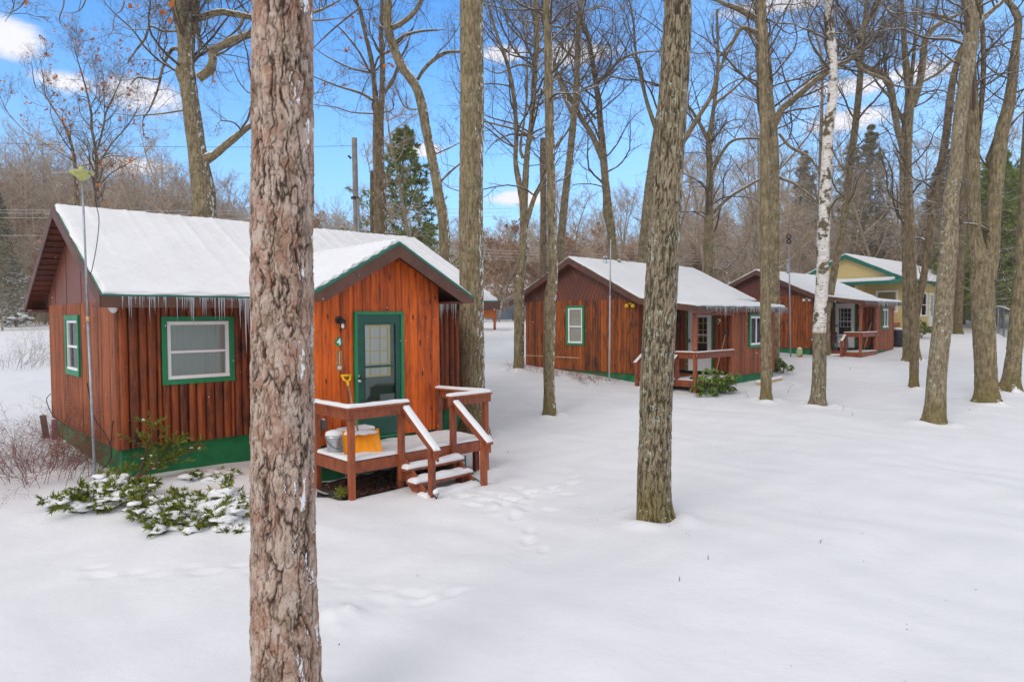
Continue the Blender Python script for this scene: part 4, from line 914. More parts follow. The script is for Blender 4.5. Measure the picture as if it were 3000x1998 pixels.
# ------------------------------------------------------------------ ground sheet, road tracks, prints
def terrain():
    def axis(lo, hi, d0, far):
        a = list(np.arange(lo, hi, d0)); x = hi; d = d0
        while x < far[1]: a.append(x); d *= 1.09; x += d
        b = []; x = lo; d = d0
        while x > far[0]: d *= 1.09; x -= d; b.append(x)
        return np.array(b[::-1]+a)
    X, Y = np.meshgrid(axis(-9, 12, .05, (-420, 420)), axis(2.5, 24, .05, (-60, 600)))
    Z = ground(X, Y); r = rs(4)
    near = np.clip(1-np.hypot(X-1, Y-10)/40, 0, 1)
    Z = Z+near*.006*np.sin(X*1.9+Y*6.3+1.2*np.sin(X*2.3)+Y*.7)*np.clip(np.sin(X*.55+Y*.31), 0, 1)+near*.010*(np.sin(X*5.3+2*np.sin(Y*2.1))*np.sin(Y*4.7+1.5*np.sin(X*1.7)))
    for (mx, my, R, hh) in MOUNDS: Z = Z+hh*np.exp(-((X-mx)**2+(Y-my)**2)/(2*R*R))
    for b_, R_ in TREES:
        if b_[1] < 45:
            d = np.hypot(X-b_[0], Y-b_[1]); Z = Z+.05*np.exp(-((d-R_*1.7)/.16)**2)*(1+.5*np.sin(3*np.arctan2(Y-b_[1], X-b_[0])+b_[0]))+.03*np.exp(-(d/(R_*2.2+.25))**2)
    for (mx, my, a, s, dp_) in PRINTS:
        k = (np.abs(X-mx) < .5) & (np.abs(Y-my) < .5); dx = X[k]-mx; dy = Y[k]-my; u = dx*math.cos(a)+dy*math.sin(a); v = -dx*math.sin(a)+dy*math.cos(a); q = (u/(.15*s))**2+(v/(.075*s))**2
        Z[k] += dp_*(-.030*np.exp(-q**2.2)+.008*np.exp(-(np.sqrt(q)-1.4)**2*7))
    # ploughed drive behind the cabins: banks and wheel tracks
    for off, hh, wd in ((0, .16, .9), (9, .14, 1.1)):
        yb = 37+.10*X+off+.6*np.sin(X*.3); Z = Z+hh*np.exp(-((Y-yb)/wd)**2)*(1+.5*np.sin(X*2.3)+.3*np.sin(X*5.1))*(X < 3)
    for k in range(5):
        yb = 39+.10*X+1.6*k; Z = Z-.05*np.exp(-((Y-yb)/.25)**2)*(X < 3)
    # hollow under the near deck
    p = C4.W(3.6, -2.6, 0); du = (X-p[0])*C4.u[0]+(Y-p[1])*C4.u[1]; dv = (X-p[0])*C4.v[0]+(Y-p[1])*C4.v[1]
    Z = Z-.10*sstep(1-np.abs(du)/1.5, 0, .25)*sstep(1-np.abs(dv)/.62, 0, .3)
    n, m = X.shape; idx = np.arange(n*m).reshape(n, m); Q = np.stack([idx[:-1, :-1], idx[:-1, 1:], idx[1:, 1:], idx[1:, :-1]], -1).reshape(-1, 4)
    tag(npmesh('snow_ground', np.stack([X, Y, Z], -1).reshape(-1, 3), [Q], M['snow_ground'], None, None, True), kind='structure')

def footprints():
    r = rs(9)
    # a track leading from the steps towards the open snow and another across the foreground
    a = C4.W(3.9, -4.5, 0)[:2]; path = [a, a+np.array([.5, -.6]), np.array([.2, 8.0]), np.array([1.6, 9.6]), np.array([3.3, 11.9]), np.array([5.6, 15])]
    for P, n, dpt in ((catmull(np.array(path[:3]), 9), 9, 1.), (catmull(np.array([a, a+np.array([1.0, .3]), np.array([1.6, 12.5]), np.array([3.2, 16.0])]), 16), 9, .8), (catmull(np.array([[-4.6, 7.2], [-3.4, 7.3], [-2.2, 7.2], [-1.0, 6.6], [-.6, 6.9]]), 20), 20, .6), (catmull(np.array([[9.8, 27.], [9.6, 24], [9.3, 20]]), 24), 24, .8)):
        for i, p in enumerate(P[:n]):
            t = P[min(i+1, len(P)-1)]-P[max(i-1, 0)]; an = math.atan2(t[1], t[0]); PRINTS.append((p[0]+r.normal(0, .05)-math.sin(an)*.1*(-1)**i, p[1]+r.normal(0, .05)+math.cos(an)*.1*(-1)**i, an+r.normal(0, .2), .8+.4*r.rand(), dpt*(.6+.6*r.rand())))
    for k in range(30): PRINTS.append((a[0]+r.normal(.2, .5), a[1]+r.normal(0, .4), r.rand()*6, 1.0, .8))
    g = hit(1000, 1800); MOUNDS.append((g[0], g[1], .16, .045)); 
    for k in range(6): MOUNDS.append((g[0]+r.normal(0, .15), g[1]+r.normal(0, .2), .05, .03))

# ------------------------------------------------------------------ the trees one can tell apart
def main_trees():
    T = 'tree'
    def c(*a): return list(a)
    # red pine in front
    r = tree('pine_tree', 'thick pinkish scaly pine trunk, closest to the camera, in front of the nearest cabin', T, 4.4,
         [c((661, 1640, 160), (660, 1568, 157), (654, 1400, 150), (651, 1200, 144), (650, 1000, 141), (650, 784, 139), (650, 600, 138), (650, 400, 136), (649, 200, 135), (650, 0, 134), (650, -900, 124))], mat='pine', sides=260, res=.0065, style='pine', limbs=0, flare=.25, top=0, seed=3)
    # crown of the pine, above the frame
    tree('oak_tree', 'big furrowed trunk standing straight behind the steps of the nearest cabin', T, 14.9,
         [c((1091, 985, 66), (1089, 940, 60), (1087, 880, 57), (1085, 784, 57), (1084, 640, 56), (1083, 480, 55), (1085, 300, 54), (1085, 150, 54), (1085, 0, 53))], sides=120, res=.02, limbs=16, seed=5, flare=.45, start=.72, llen=2.4)
    tree('oak_tree', 'leaning lichen-spotted trunk with its foot in open snow right of the middle', T, None,
         [c((1505, 1198, 80), (1504, 1120, 77), (1507, 1000, 74), (1509, 900, 75), (1514, 784, 75), (1524, 600, 73), (1536, 400, 69), (1549, 200, 66), (1557, 60, 64), (1558, 0, 60))], mat='lichenbark', sides=150, res=.012, limbs=14, seed=6, flare=.22, start=.85, llen=2.2)
    tree('maple_tree', 'slender kinked trunk in the snow before the left half of the number 3 cabin', T, None,
         [c((1264, 958, 30), (1263, 900, 26), (1262, 840, 26), (1264, 760, 27), (1265, 690, 28), (1271, 640, 24), (1271, 588, 21), (1268, 500, 20), (1267, 412, 20), (1264, 300, 22), (1262, 190, 20), (1260, 75, 18), (1258, 0, 16))], mat='oak', sides=48, res=.03, limbs=18, seed=7, flare=.25, start=.62, llen=2.2,
         dd=None)
    tree('maple_tree', 'forked trunk at the left corner of the number 3 cabin, splitting into several tall stems', T, 24.6,
         [c((255, 1760, 62), (262, 1700, 52), (275, 1568, 52), (280, 1400, 46), (281, 1260, 54), (268, 1190, 44), (232, 1000, 30), (236, 800, 28), (216, 560, 26), (176, 380, 22), (112, 200, 18), (70, 50, 14), (60, 0, 12)),
          c((284, 1250, 44), (302, 950, 36), (330, 750, 34), (350, 450, 36), (365, 200, 34), (355, 0, 26)), c((288, 1400, 34), (345, 1215, 28), (390, 1130, 22), (430, 1000, 16)), c((276, 970, 22), (262, 890, 16), (300, 600, 13), (300, 250, 11), (310, 0, 8)), c((350, 850, 20), (250, 800, 14), (40, 745, 10)), c((360, 420, 18), (250, 400, 12), (130, 450, 9), (40, 420, 6))],
         z=Z3, seed=8, limbs=34, start=.45, llen=3.8, sides=26)
    tree('snag', 'broken-topped reddish trunk behind the left gable of the number 3 cabin', T, 29.5, [c((404, 1568, 46), (402, 1400, 42), (402, 1200, 40), (398, 1000, 40), (402, 850, 40))], z=Z3, mat='greybark', limbs=2, seed=9, start=.8, llen=1.2, top=0)
    tree('maple_tree', 'slim trunk leaning right behind the peak of the number 3 cabin', T, 30, [c((505, 1568, 52), (530, 1250, 46), (560, 1000, 44), (590, 700, 42), (606, 500, 38), (615, 200, 34), (635, 0, 28)), c((590, 720, 26), (530, 600, 22), (490, 480, 18), (430, 350, 12), (300, 230, 8)), c((470, 920, 12), (570, 770, 14), (620, 640, 10))], z=Z3, seed=10, limbs=34, start=.5, llen=3.8, sides=20)
    tree('maple_tree', 'forked trunk with a bark burl standing behind the roof vents of the number 3 cabin', T, 30.5, [c((832, 1568, 56), (815, 1400, 56), (796, 1300, 62), (790, 1200, 50), (775, 1040, 46), (760, 850, 42), (735, 600, 36), (710, 430, 30), (680, 250, 28), (640, 130, 24), (590, 60, 18)), c((765, 980, 38), (700, 830, 34), (630, 720, 32), (560, 590, 28), (500, 470, 22), (470, 400, 16), (500, 300, 9)), c((715, 500, 20), (790, 460, 22), (860, 380, 18), (960, 330, 14), (1080, 315, 8)), c((725, 730, 18), (640, 630, 14))], z=Z3, seed=11, limbs=34, start=.5, llen=3.8, sides=20)
    tree('maple_tree', 'trunk behind the number 3 cabin, mostly hidden by the lichen-spotted leaning trunk', T, 31, [c((1008, 1568, 56), (1035, 1250, 50), (1065, 1000, 44), (1085, 820, 40), (1150, 760, 34), (1270, 820, 0.1))][:1] and [c((1008, 1568, 56), (1035, 1250, 50), (1065, 1000, 44), (1095, 800, 40), (1125, 600, 36), (1150, 350, 30), (1160, 0, 24)), c((1088, 780, 30), (1040, 640, 24), (1000, 480, 20), (965, 300, 16), (955, 150, 13), (925, 0, 10)), c((1110, 1100, 34), (1270, 850, 34), (1350, 720, 28), (1430, 590, 24), (1475, 440, 18), (1590, 220, 12), (1660, 120, 8))], z=Z3, seed=12, limbs=34, start=.5, llen=3.8, sides=20)
    tree('maple_tree', 'forked trunk with wide low limbs, above the number 3 cabin right roof slope', T, 34, [c((1415, 1568, 62), (1416, 1300, 52), (1422, 1050, 40), (1415, 870, 36), (1440, 700, 26), (1470, 420, 20), (1465, 60, 14)), c((1418, 880, 28), (1370, 780, 22), (1290, 650, 16), (1200, 560, 10)), c((1435, 1310, 24), (1540, 1210, 22), (1670, 1130, 18), (1800, 1060, 11)), c((1440, 1050, 20), (1500, 930, 20), (1570, 860, 18), (1700, 850, 12)), c((1445, 640, 20), (1540, 570, 16), (1640, 480, 11))], z=Z3, seed=13, limbs=34, start=.35, llen=3.8, sides=20)
    # the pair in front of the number 3 cabin's right end
    tree('maple_tree', 'front trunk of the overlapping pair at the right end of the number 3 cabin', T, None, [c((2081, 1246, 88), (2080, 1150, 82), (2078, 1000, 80), (2076, 700, 80), (2074, 400, 78), (2073, 0, 76), (2070, -500, 74), (2063, -1100, 70), (2055, -1500, 64), (2048, -1830, 58))], z=Z5, seed=14, sides=64, res=.03, limbs=14, flare=.25, start=.68, llen=2.2)
    tree('oak_tree', 'rear trunk of the overlapping pair, its heavy limb crossing behind the birch', T, 26.5, [c((350, 1568, 66), (352, 1300, 62), (352, 1000, 60), (343, 780, 52), (325, 600, 44), (318, 400, 34), (300, 200, 26), (290, 0, 20)), c((352, 770, 40), (400, 670, 42), (470, 610, 40), (590, 505, 38), (700, 420, 36), (800, 372, 32), (868, 310, 32), (892, 190, 34), (950, 90, 32), (1000, 0, 26)), c((380, 820, 16), (450, 900, 18), (560, 960, 16), (620, 1040, 12)), c((385, 1090, 18), (480, 1130, 16), (600, 1225, 14)), c((380, 1040, 14), (440, 980, 13), (540, 860, 10)), c((860, 390, 26), (910, 440, 20), (1010, 480, 18), (1080, 520, 14)), c((850, 320, 20), (790, 290, 14), (730, 240, 10))], z=Z4, seed=15, limbs=34, start=.4, llen=3.8, sides=26)
    tree('oak_tree', 'thin grey trunk behind the tree pair, snapped limbs jutting left near its top', T, 27.5, [c((300, 1568, 30), (292, 1200, 30), (285, 800, 30), (262, 500, 30), (252, 260, 28), (245, 0, 26)), c((240, 120, 40), (140, 60, 38), (60, 30, 28), (0, 5, 20), (-100, -30, 12)), c((245, 200, 34), (150, 175, 26), (100, 250, 16), (30, 330, 10)), c((250, 260, 20), (190, 200, 14))], z=Z4, seed=16, limbs=10, start=.6, llen=2.6)
    tree('birch_tree', 'white-barked birch with dark blotches, brown on its lower trunk', T, None, [c((858, 1215, 118), (862, 1120, 100), (868, 1000, 98), (870, 800, 94), (868, 650, 92), (884, 400, 88), (894, 200, 84), (897, 0, 86), (905, -180, 84), (915, -420, 78), (935, -780, 72), (960, -980, 68), (968, -1150, 60), (962, -1350, 62), (948, -1520, 56), (935, -1735, 50))], z=Z6, mat='birch', seed=17, sides=56, res=.03, style='oak', limbs=16, flare=.25, start=.66, llen=2.)
    tree('maple_tree', 'dark trunk leaning right, crossing just behind the birch', T, None, [c((932, 852, 46), (930, 760, 38), (926, 600, 40), (945, 440, 48), (975, 250, 52), (1002, 100, 52), (1028, 0, 50), (1062, -250, 52), (1110, -650, 50), (1150, -1000, 46), (1175, -1300, 40), (1190, -1500, 38), (1215, -1735, 34)), c((1172, -1300, 26), (1130, -1420, 20), (1060, -1560, 14), (980, -1660, 10)), c((1180, -1350, 24), (1260, -1480, 18), (1350, -1560, 12))], z=Z6, seed=18, limbs=34, start=.45, llen=3.8, sides=24, flare=.3)
    tree('maple_tree', 'thin distant trunk rising between the tree pair and the birch', T, 42, [c((630, 1568, 22), (632, 1100, 20), (636, 900, 20), (645, 600, 18), (640, 350, 15), (600, 200, 12), (550, 50, 9)), c((640, 700, 12), (700, 900, 12), (780, 1050, 9))], z=Z4, seed=19, limbs=26, start=.3, llen=3.5, sides=12)
    tree('oak_tree', 'massive many-limbed tree in front of the corner of the yellow house', T, None, [c((1540, 890, 128), (1535, 780, 106), (1530, 600, 102), (1525, 400, 98), (1522, 200, 94), (1520, 0, 92), (1502, -300, 86), (1495, -600, 80), (1510, -850, 72), (1525, -1050, 60), (1500, -1250, 48), (1480, -1500, 34), (1470, -1735, 26)),
          c((1490, -660, 52), (1440, -780, 44), (1385, -1100, 46), (1330, -1180, 40), (1240, -1230, 34), (1120, -1310, 22), (1000, -1420, 12)), c((1545, -960, 50), (1590, -1100, 48), (1620, -1280, 48), (1635, -1430, 44), (1700, -1530, 38), (1800, -1590, 30), (1950, -1680, 18)), c((1500, -500, 30), (1430, -800, 26), (1380, -1050, 24), (1340, -1300, 18), (1330, -1600, 12)), c((1530, -1100, 30), (1560, -1400, 24), (1580, -1735, 16)), c((1480, -850, 26), (1400, -1000, 22), (1290, -1130, 14)), c((1620, -1140, 20), (1740, -1210, 20), (1860, -1320, 16))], z=Z6, seed=20, limbs=34, start=.5, llen=3., sides=40, flare=.3)
    tree('maple_tree', 'thin trunk standing in front of the many-limbed tree by the yellow house', T, None, [c((1556, 1088, 64), (1556, 1000, 60), (1558, 800, 66), (1556, 600, 72), (1545, 400, 74), (1530, 200, 66), (1520, 0, 56), (1508, -250, 46), (1500, -500, 34), (1495, -750, 22)), c((1575, 560, 44), (1600, 420, 48), (1625, 280, 48), (1645, 150, 46), (1672, -60, 50), (1700, -250, 54), (1735, -450, 56), (1770, -620, 56), (1800, -850, 50), (1820, -1030, 50), (1850, -1200, 46), (1890, -1340, 38), (1950, -1500, 26))], z=Z6, seed=21, limbs=14, start=.7, llen=2.4, sides=32, flare=.25, mat='greybark')
    tree('oak_tree', 'speckled trunk leaning right in the right foreground, nearest on that side', T, None, [c((1704, 1345, 150), (1712, 1200, 140), (1722, 1000, 128), (1742, 800, 124), (1764, 600, 124), (1780, 400, 122), (1795, 200, 116), (1812, 0, 116), (1825, -300, 100), (1862, -520, 92), (1880, -750, 88), (1905, -1000, 86), (1938, -1200, 92), (1965, -1400, 94), (1975, -1600, 92), (1972, -1735, 92)), c((1895, -1330, 50), (1960, -1500, 30), (2040, -1560, 20))][:1] + [c((1985, -1500, 44), (2060, -1600, 38), (2150, -1680, 32), (2250, -1780, 24))], z=Z6, mat='lichenbark', seed=22, sides=80, res=.025, limbs=18, flare=.25, start=.7, llen=2.6)
    tree('oak_tree', 'stout twin trunk in the snow, second from the right edge', T, None, [c((2085, 1192, 168), (2082, 1100, 150), (2076, 900, 140), (2060, 600, 146), (2050, 400, 150), (2045, 200, 140), (2000, 0, 96), (1990, -300, 80), (1985, -700, 80), (1975, -1000, 84), (1960, -1300, 80), (1965, -1735, 66)), c((2090, 300, 100), (2120, 100, 100), (2130, -100, 92), (2160, -500, 96), (2195, -780, 90), (2240, -950, 80), (2270, -1150, 64), (2290, -1350, 58), (2310, -1600, 46)), c((2040, -1700, 30), (2060, -1200, 34), (2020, -700, 30), (2000, -500, 26))[::-1]], z=Z6, mat='oak', seed=23, sides=80, res=.03, limbs=26, flare=.25, start=.6, llen=2.8)
    tree('oak_tree', 'trunk leaning right at the right edge of the photo, snow clinging to its foot', T, None, [c((2252, 1112, 150), (2262, 1020, 118), (2282, 850, 102), (2305, 600, 98), (2325, 400, 94), (2340, 200, 90), (2352, 0, 88), (2370, -400, 84), (2390, -800, 78), (2420, -1300, 72), (2440, -1735, 64)), c((2300, 560, 30), (2345, 480, 24), (2400, 420, 18))], z=Z6, seed=24, sides=56, res=.03, limbs=14, flare=.35, start=.75, llen=2.4)
    tree('maple_tree', 'leaning trunk with a snow-filled break at its foot, left of the chain-link fence', T, None, [c((1876, 694, 60), (1876, 600, 56), (1882, 450, 56), (1890, 300, 56), (1896, 100, 54), (1905, -100, 50), (1918, -400, 46), (1930, -800, 40), (1950, -1300, 30))], z=Z6, mat='greybark', seed=25, limbs=26, start=.35, llen=3, sides=22, flare=.25)
    # left of the photo
    tree('oak_tree', 'big gnarled tree with thick crooked limbs behind the left half of the nearest cabin roof', T, 19.5, [c((1560, 1568, 176), (1555, 1450, 168), (1530, 1300, 150), (1508, 1150, 132), (1482, 950, 132), (1462, 800, 120), (1440, 650, 122), (1420, 560, 140), (1425, 450, 112), (1425, 300, 126), (1410, 200, 132), (1390, 60, 146), (1385, 0, 150)),
          c((1520, 600, 70), (1600, 540, 64), (1630, 460, 60), (1625, 400, 56), (1700, 350, 58), (1800, 305, 58), (1960, 250, 50), (2150, 190, 38)), c((1570, 1220, 90), (1650, 1180, 60), (1720, 1120, 56), (1800, 1055, 52), (1880, 990, 44), (1960, 935, 36), (2100, 850, 26)), c((1470, 160, 44), (1560, 130, 50), (1680, 95, 50), (1800, 110, 48), (1960, 135, 42), (2150, 110, 30)),
          c((1370, 240, 18), (1250, 240, 16), (1150, 205, 18), (1110, 300, 17), (1040, 390, 15), (975, 490, 9)), c((1380, 380, 36), (1320, 380, 24), (1270, 460, 22), (1235, 560, 20), (1210, 680, 16), (1150, 830, 12), (1095, 920, 9), (1100, 1050, 6)), c((1240, 590, 14), (1180, 610, 14), (1060, 595, 11), (1000, 650, 8)), c((1410, 845, 14), (1250, 870, 12), (1050, 885, 9), (860, 870, 6)), c((1500, 0, 60), (1495, 200, 34), (1530, 310, 26), (1520, 420, 18))[::-1], c((1870, 110, 30), (1840, 200, 22), (1780, 260, 14)), c((1745, 0, 30), (1700, -60, 20), (1650, -160, 12))], z=Z1, seed=26, sides=60, res=.03, limbs=30, start=.5, llen=3.0, flare=.25, lev=(7, 5, 4), leaves=40)
    tree('maple_tree', 'small spreading maple with orange leaves still on its twigs, behind the saucer antenna', T, 24, [c((742, 1568, 34), (738, 1400, 30), (738, 1200, 24), (705, 1000, 20), (695, 850, 18), (650, 650, 13), (600, 480, 9), (570, 360, 4)), c((590, 1568, 34), (572, 1250, 26), (545, 1100, 18), (510, 990, 15), (420, 850, 12), (350, 740, 10), (270, 660, 8), (240, 470, 4)), c((745, 1150, 15), (790, 980, 15), (815, 850, 12), (870, 740, 10), (930, 600, 7), (950, 520, 4)), c((570, 1240, 12), (400, 1130, 10), (200, 1010, 8), (60, 860, 7), (0, 740, 4)), c((760, 1250, 14), (850, 1110, 10), (980, 960, 8), (1080, 800, 5)), c((350, 760, 8), (325, 560, 5), (300, 430, 3)), c((760, 1420, 12), (850, 1330, 9), (1000, 1240, 7), (1100, 1190, 4)), c((800, 900, 7), (790, 620, 5), (760, 420, 3)), c((690, 820, 7), (740, 700, 5), (700, 380, 3))], z=Z1, mat='greybark', seed=27, limbs=46, start=.2, llen=1.7, lev=(6, 5, 3), leaves=150, sides=16, top=0)
    tree('maple_tree', 'twin-stemmed tree with a few orange leaves behind the middle of the nearest cabin roof', T, 22, [c((1000, 1568, 90), (994, 1300, 84), (985, 1100, 80), (985, 900, 78), (968, 720, 40), (940, 450, 34), (895, 250, 28), (850, 60, 24), (835, 0, 22)), c((1000, 900, 44), (1010, 700, 42), (1015, 480, 38), (1005, 250, 32), (1010, 0, 24)), c((945, 710, 22), (860, 660, 20), (700, 610, 14), (520, 540, 8)), c((930, 520, 18), (850, 370, 16), (750, 240, 13), (690, 180, 8)), c((925, 515, 16), (780, 480, 12), (620, 400, 9), (520, 330, 5)), c((950, 805, 12), (800, 795, 10), (680, 760, 8), (510, 740, 5)), c((850, 60, 14), (700, 180, 12), (600, 270, 10), (520, 350, 6)), c((1030, 660, 20), (1080, 580, 30), (1100, 540, 24)), c((960, 480, 12), (985, 410, 16), (1050, 370, 16))], z=Z2, mat='greybark', seed=28, limbs=16, start=.45, llen=1.8, lev=(7, 5, 4), leaves=70, sides=24)
    tree('oak_tree', 'long bare trunk leaning left above the right half of the nearest cabin roof', T, 20.5, [c((1445, 1568, 76), (1415, 1400, 74), (1390, 1250, 70), (1350, 1050, 64), (1320, 900, 66), (1295, 760, 68), (1262, 640, 62), (1215, 560, 66), (1150, 470, 62), (1105, 370, 62), (1065, 250, 62), (1050, 120, 58), (1055, 0, 56)), c((1262, 565, 24), (1310, 490, 26), (1370, 430, 28), (1460, 375, 26), (1570, 365, 18)), c((1105, 300, 22), (1180, 250, 22), (1290, 222, 18), (1400, 215, 12), (1450, 210, 6)), c((1085, 200, 38), (1160, 160, 36), (1230, 100, 34), (1290, 0, 26)), c((1330, 770, 8), (1180, 760, 12), (1100, 600, 8))[::-1], c((1430, 1280, 16), (1500, 1210, 16), (1560, 1160, 10)), c((1390, 1090, 11), (1480, 1050, 12), (1560, 1010, 7))], z=Z2, mat='oak', seed=29, limbs=12, start=.6, llen=1.9, sides=36, res=.04)
    tree('maple_tree', 'branches hanging in at the top left corner with a few orange leaves', T, 11, [c((-1300, 3700, 150), (-1290, 2600, 140), (-1280, 1200, 130), (-1260, 200, 120), (-1240, -400, 100), (-1200, -900, 80), (-1180, -1500, 50), (-1170, -2200, 20)), c((-1240, -380, 60), (-700, -330, 44), (-200, -260, 30), (300, -230, 24), (800, -240, 18), (1100, -260, 10)),
          c((150, -240, 12), (190, 0, 9), (80, 100, 7), (0, 85, 4)), c((420, -230, 12), (490, 0, 10), (455, 150, 7), (500, 220, 4), (535, 240, 3)), c((700, -235, 12), (645, 30, 9), (560, 100, 6), (400, 85, 4)), c((980, -250, 12), (945, 50, 9), (880, 120, 7), (860, 240, 5), (790, 330, 3)), c((-100, -260, 12), (100, 20, 7), (40, 170, 4)), c((1100, -260, 10), (1190, 20, 8), (1180, 100, 6), (1095, 180, 3))], z=Z1, mat='greybark', seed=41, limbs=14, start=.75, llen=1.1, lev=(5, 4, 3), leaves=45, sides=18, top=0)
    tree('snag', 'short weathered stub of a dead trunk between the utility pole and the twin-stemmed tree', T, 25, [c((942, 1568, 32), (941, 1400, 30), (940, 1215, 28))], z=Z2, mat='greybark', limbs=0, seed=30, top=0)

# ------------------------------------------------------------------ woods behind
def woods():
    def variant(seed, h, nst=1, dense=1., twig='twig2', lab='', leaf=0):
        r = rs(seed); root = thing('bare_tree', lab, 'tree', (0, 0, 0)); Vs = []; Qs = []; cs = []; ts = []; n = 0; cr = Bag(); tips = []
        for k in range(nst):
            P = [np.array([k*.25, 0, -.4])]; d = np.array([r.normal(0, .08)+k*.12, r.normal(0, .08), 1])
            for j in range(7): d = d+r.normal(0, .07, 3)*np.array([1, 1, 0]); P.append(P[-1]+d/np.linalg.norm(d)*h/7*(1 if k == 0 else .85))
            P = catmull(P, 22); R = np.linspace(.012*h+.02, .02, 22)*(1 if k == 0 else .7); V, Q, c, t = bark_tube(P, R, 9, seed+k, 'oak', .2); Vs.append(V); Qs.append(Q+n); cs.append(c); ts.append(t); n += len(V)
            nl = int(26*dense); i = np.sort(r.randint(6, 21, nl)); az = r.rand(nl)*6.28; el = .5+.5*r.rand(nl); D = np.stack([np.cos(az)*np.cos(el), np.sin(az)*np.cos(el), np.sin(el)], 1); L = h*.22*(.5+.8*r.rand(nl))*(1.25-.7*(i-6)/15)
            BP, BR = grow(r, P[i], D, L, .010+.010*L, 8, .12, .07); cr.add(*tubes(BP, BR, 4)); crown(cr, r, BP, BR, L, (7, 5, 4), minr=.006, tips=tips)
        npmesh('trunk', np.concatenate(Vs), [np.concatenate(Qs)], M['fartrunk'], root, {'crack': np.concatenate(cs), 'tone': np.concatenate(ts)}, True); cr.build('crown', M[twig], root)
        if leaf: T = np.concatenate(tips); T = T[r.choice(len(T), min(leaf, len(T)), False)]; leafbag(r, T, .12, 5).build('retained_leaves', M['russet'], root)['kind'] = 'stuff'
        return root
    LB = 'bare leafless tree in the woods beyond the cabins'; GB = 'bare trees in the woods beyond the cabins'
    vs = [variant(101, 14, 1), variant(102, 16, 1), variant(103, 12, 2), variant(104, 15, 2, .8), variant(105, 11, 1, .8), variant(106, 17, 1, .9)]
    for v in vs: v['label'] = LB; v['group'] = GB
    r = rs(77); spots = []
    def ok(x, y):
        for fr, u0, u1, v0, v1 in ((C4, -2, 9, -5, 8), (C3, -2, 10, -5, 8), (C2, -2, 10, -5, 8), (YH, -4, 15, -4, 9)):
            d = np.array([x, y, 0])-fr.o; u = d@fr.u; v = d@fr.v
            if u0 < u < u1 and v0 < v < v1: return False
        return all((x-a)**2+(y-b)**2 > 3. for a, b, _ in spots)
    tries = 0
    while len(spots) < 180 and tries < 9000:
        tries += 1; y = 40+62*r.rand()**1.05; x = (r.rand()*2-1)*y*.86 if len(spots) < 130 else y*(.30+.56*r.rand())
        if -14 < x < 8 and y < 62: continue
        if x > 10 and y < 46 and x < 20: continue
        if x < -8 and y < 60: continue
        if ok(x, y): spots.append((x, y, r.randint(6)))
    for x, y, in ((17, 41), (22.5, 52), (14, 46), (19.5, 47.5), (29, 44), (33, 42), (31, 35), (36, 39), (12, 38), (-6.2, 34), (-3.4, 27), (4.6, 44), (6.5, 47), (30, 55), (26, 58), (38, 50)):
        if ok(x, y): spots.append((x, y, r.randint(6)))
    for k in range(18):
        y = 62+14*r.rand(); x = y*(.03+.34*r.rand())
        if ok(x, y): spots.append((x, y, (1, 3, 5, 0)[k % 4]+10))
    first = set()
    for x, y, k in spots:
        tallk = k >= 10; k = k % 10
        loc = (x, y, gz(x, y)-.05); q = x/y; s = (.8+.4*r.rand())*(.98 if q > .36 else (.60+.4*max(0, (q-.2)/.16) if q > -.2 else min(1.0, .60+1.5*(-.2-q))))*(1.55 if tallk else 1)
        if k not in first: first.add(k); vs[k].location = loc; vs[k].rotation_euler = (0, 0, r.rand()*6); vs[k].scale = (s, s, s)
        else: copy_thing(vs[k], loc, r.rand()*6.28, None, (s, s, s))
    # young oaks that keep russet leaves, behind the third cabin
    ro = variant(120, 8.5, 2, .9, 'twig2', 'small oak keeping dull russet leaves, in the woods beyond the cabins', 1100); ro['group'] = 'russet-leaved oaks in the woods'; ro.name = 'russet_oak'; f = True
    for x, y in ((-1.5, 63), (2.5, 64), (5.5, 62), (8.5, 65), (11.5, 60), (0.5, 69), (7, 61), (13, 60), (-5, 66), (4, 66), (10, 68), (17, 62), (-27, 61), (-33, 63), (-38, 61), (-44, 64), (-22, 66), (-18, 62), (-30, 69), (-41, 70)):
        loc = (x, y, gz(x, y)-.05)
        if f: ro.location = loc; f = False
        else: copy_thing(ro, loc, r.rand()*6, None, (.9+.3*r.rand(),)*3)
    # far wood and undergrowth, one mass each
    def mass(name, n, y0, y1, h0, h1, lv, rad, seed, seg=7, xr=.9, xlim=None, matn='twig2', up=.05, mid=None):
        r = rs(seed); y = y0+(y1-y0)*r.rand(n); x = (r.rand(n)*2-1)*y*xr
        if xlim: x = xlim[0]+(xlim[1]-xlim[0])*r.rand(n)
        keep = np.array([ok(a, b) for a, b in zip(x, y)]); x = x[keep]; y = y[keep]; n = len(x)
        if mid is not None: k = ~((x > mid[0]) & (x < mid[1]) & (y < mid[2])); x = x[k]; y = y[k]; n = len(x)
        h = (h0+(h1-h0)*r.rand(n))*(1+np.clip((-.35-x/y)*1.6, 0, .5)*(y > 70)); P0 = np.stack([x, y, ground(x, y)-.1], 1); D = np.stack([r.normal(0, .10, n), r.normal(0, .10, n), np.ones(n)], 1); P, R = grow(r, P0, D, h, rad*(.6+.8*r.rand(n)), seg, .05, .05); b = Bag(); b.add(*tubes(P, R, 4)); L = h
        for k, (m, lr, mr) in enumerate(lv):
            S, Dd, ln, ra = spawn(r, P, R, L, m, .22 if k == 0 else .1, .75, lr, .45); ra = np.maximum(ra, mr); P, R = grow(r, S, Dd, ln, ra, 5 if k == 0 else 4, .13, up); R = np.maximum(R, mr*.6); L = ln; b.add(*tubes(P, R, 3))
        o = b.build(name, M[matn]); return tag(o, kind='stuff')
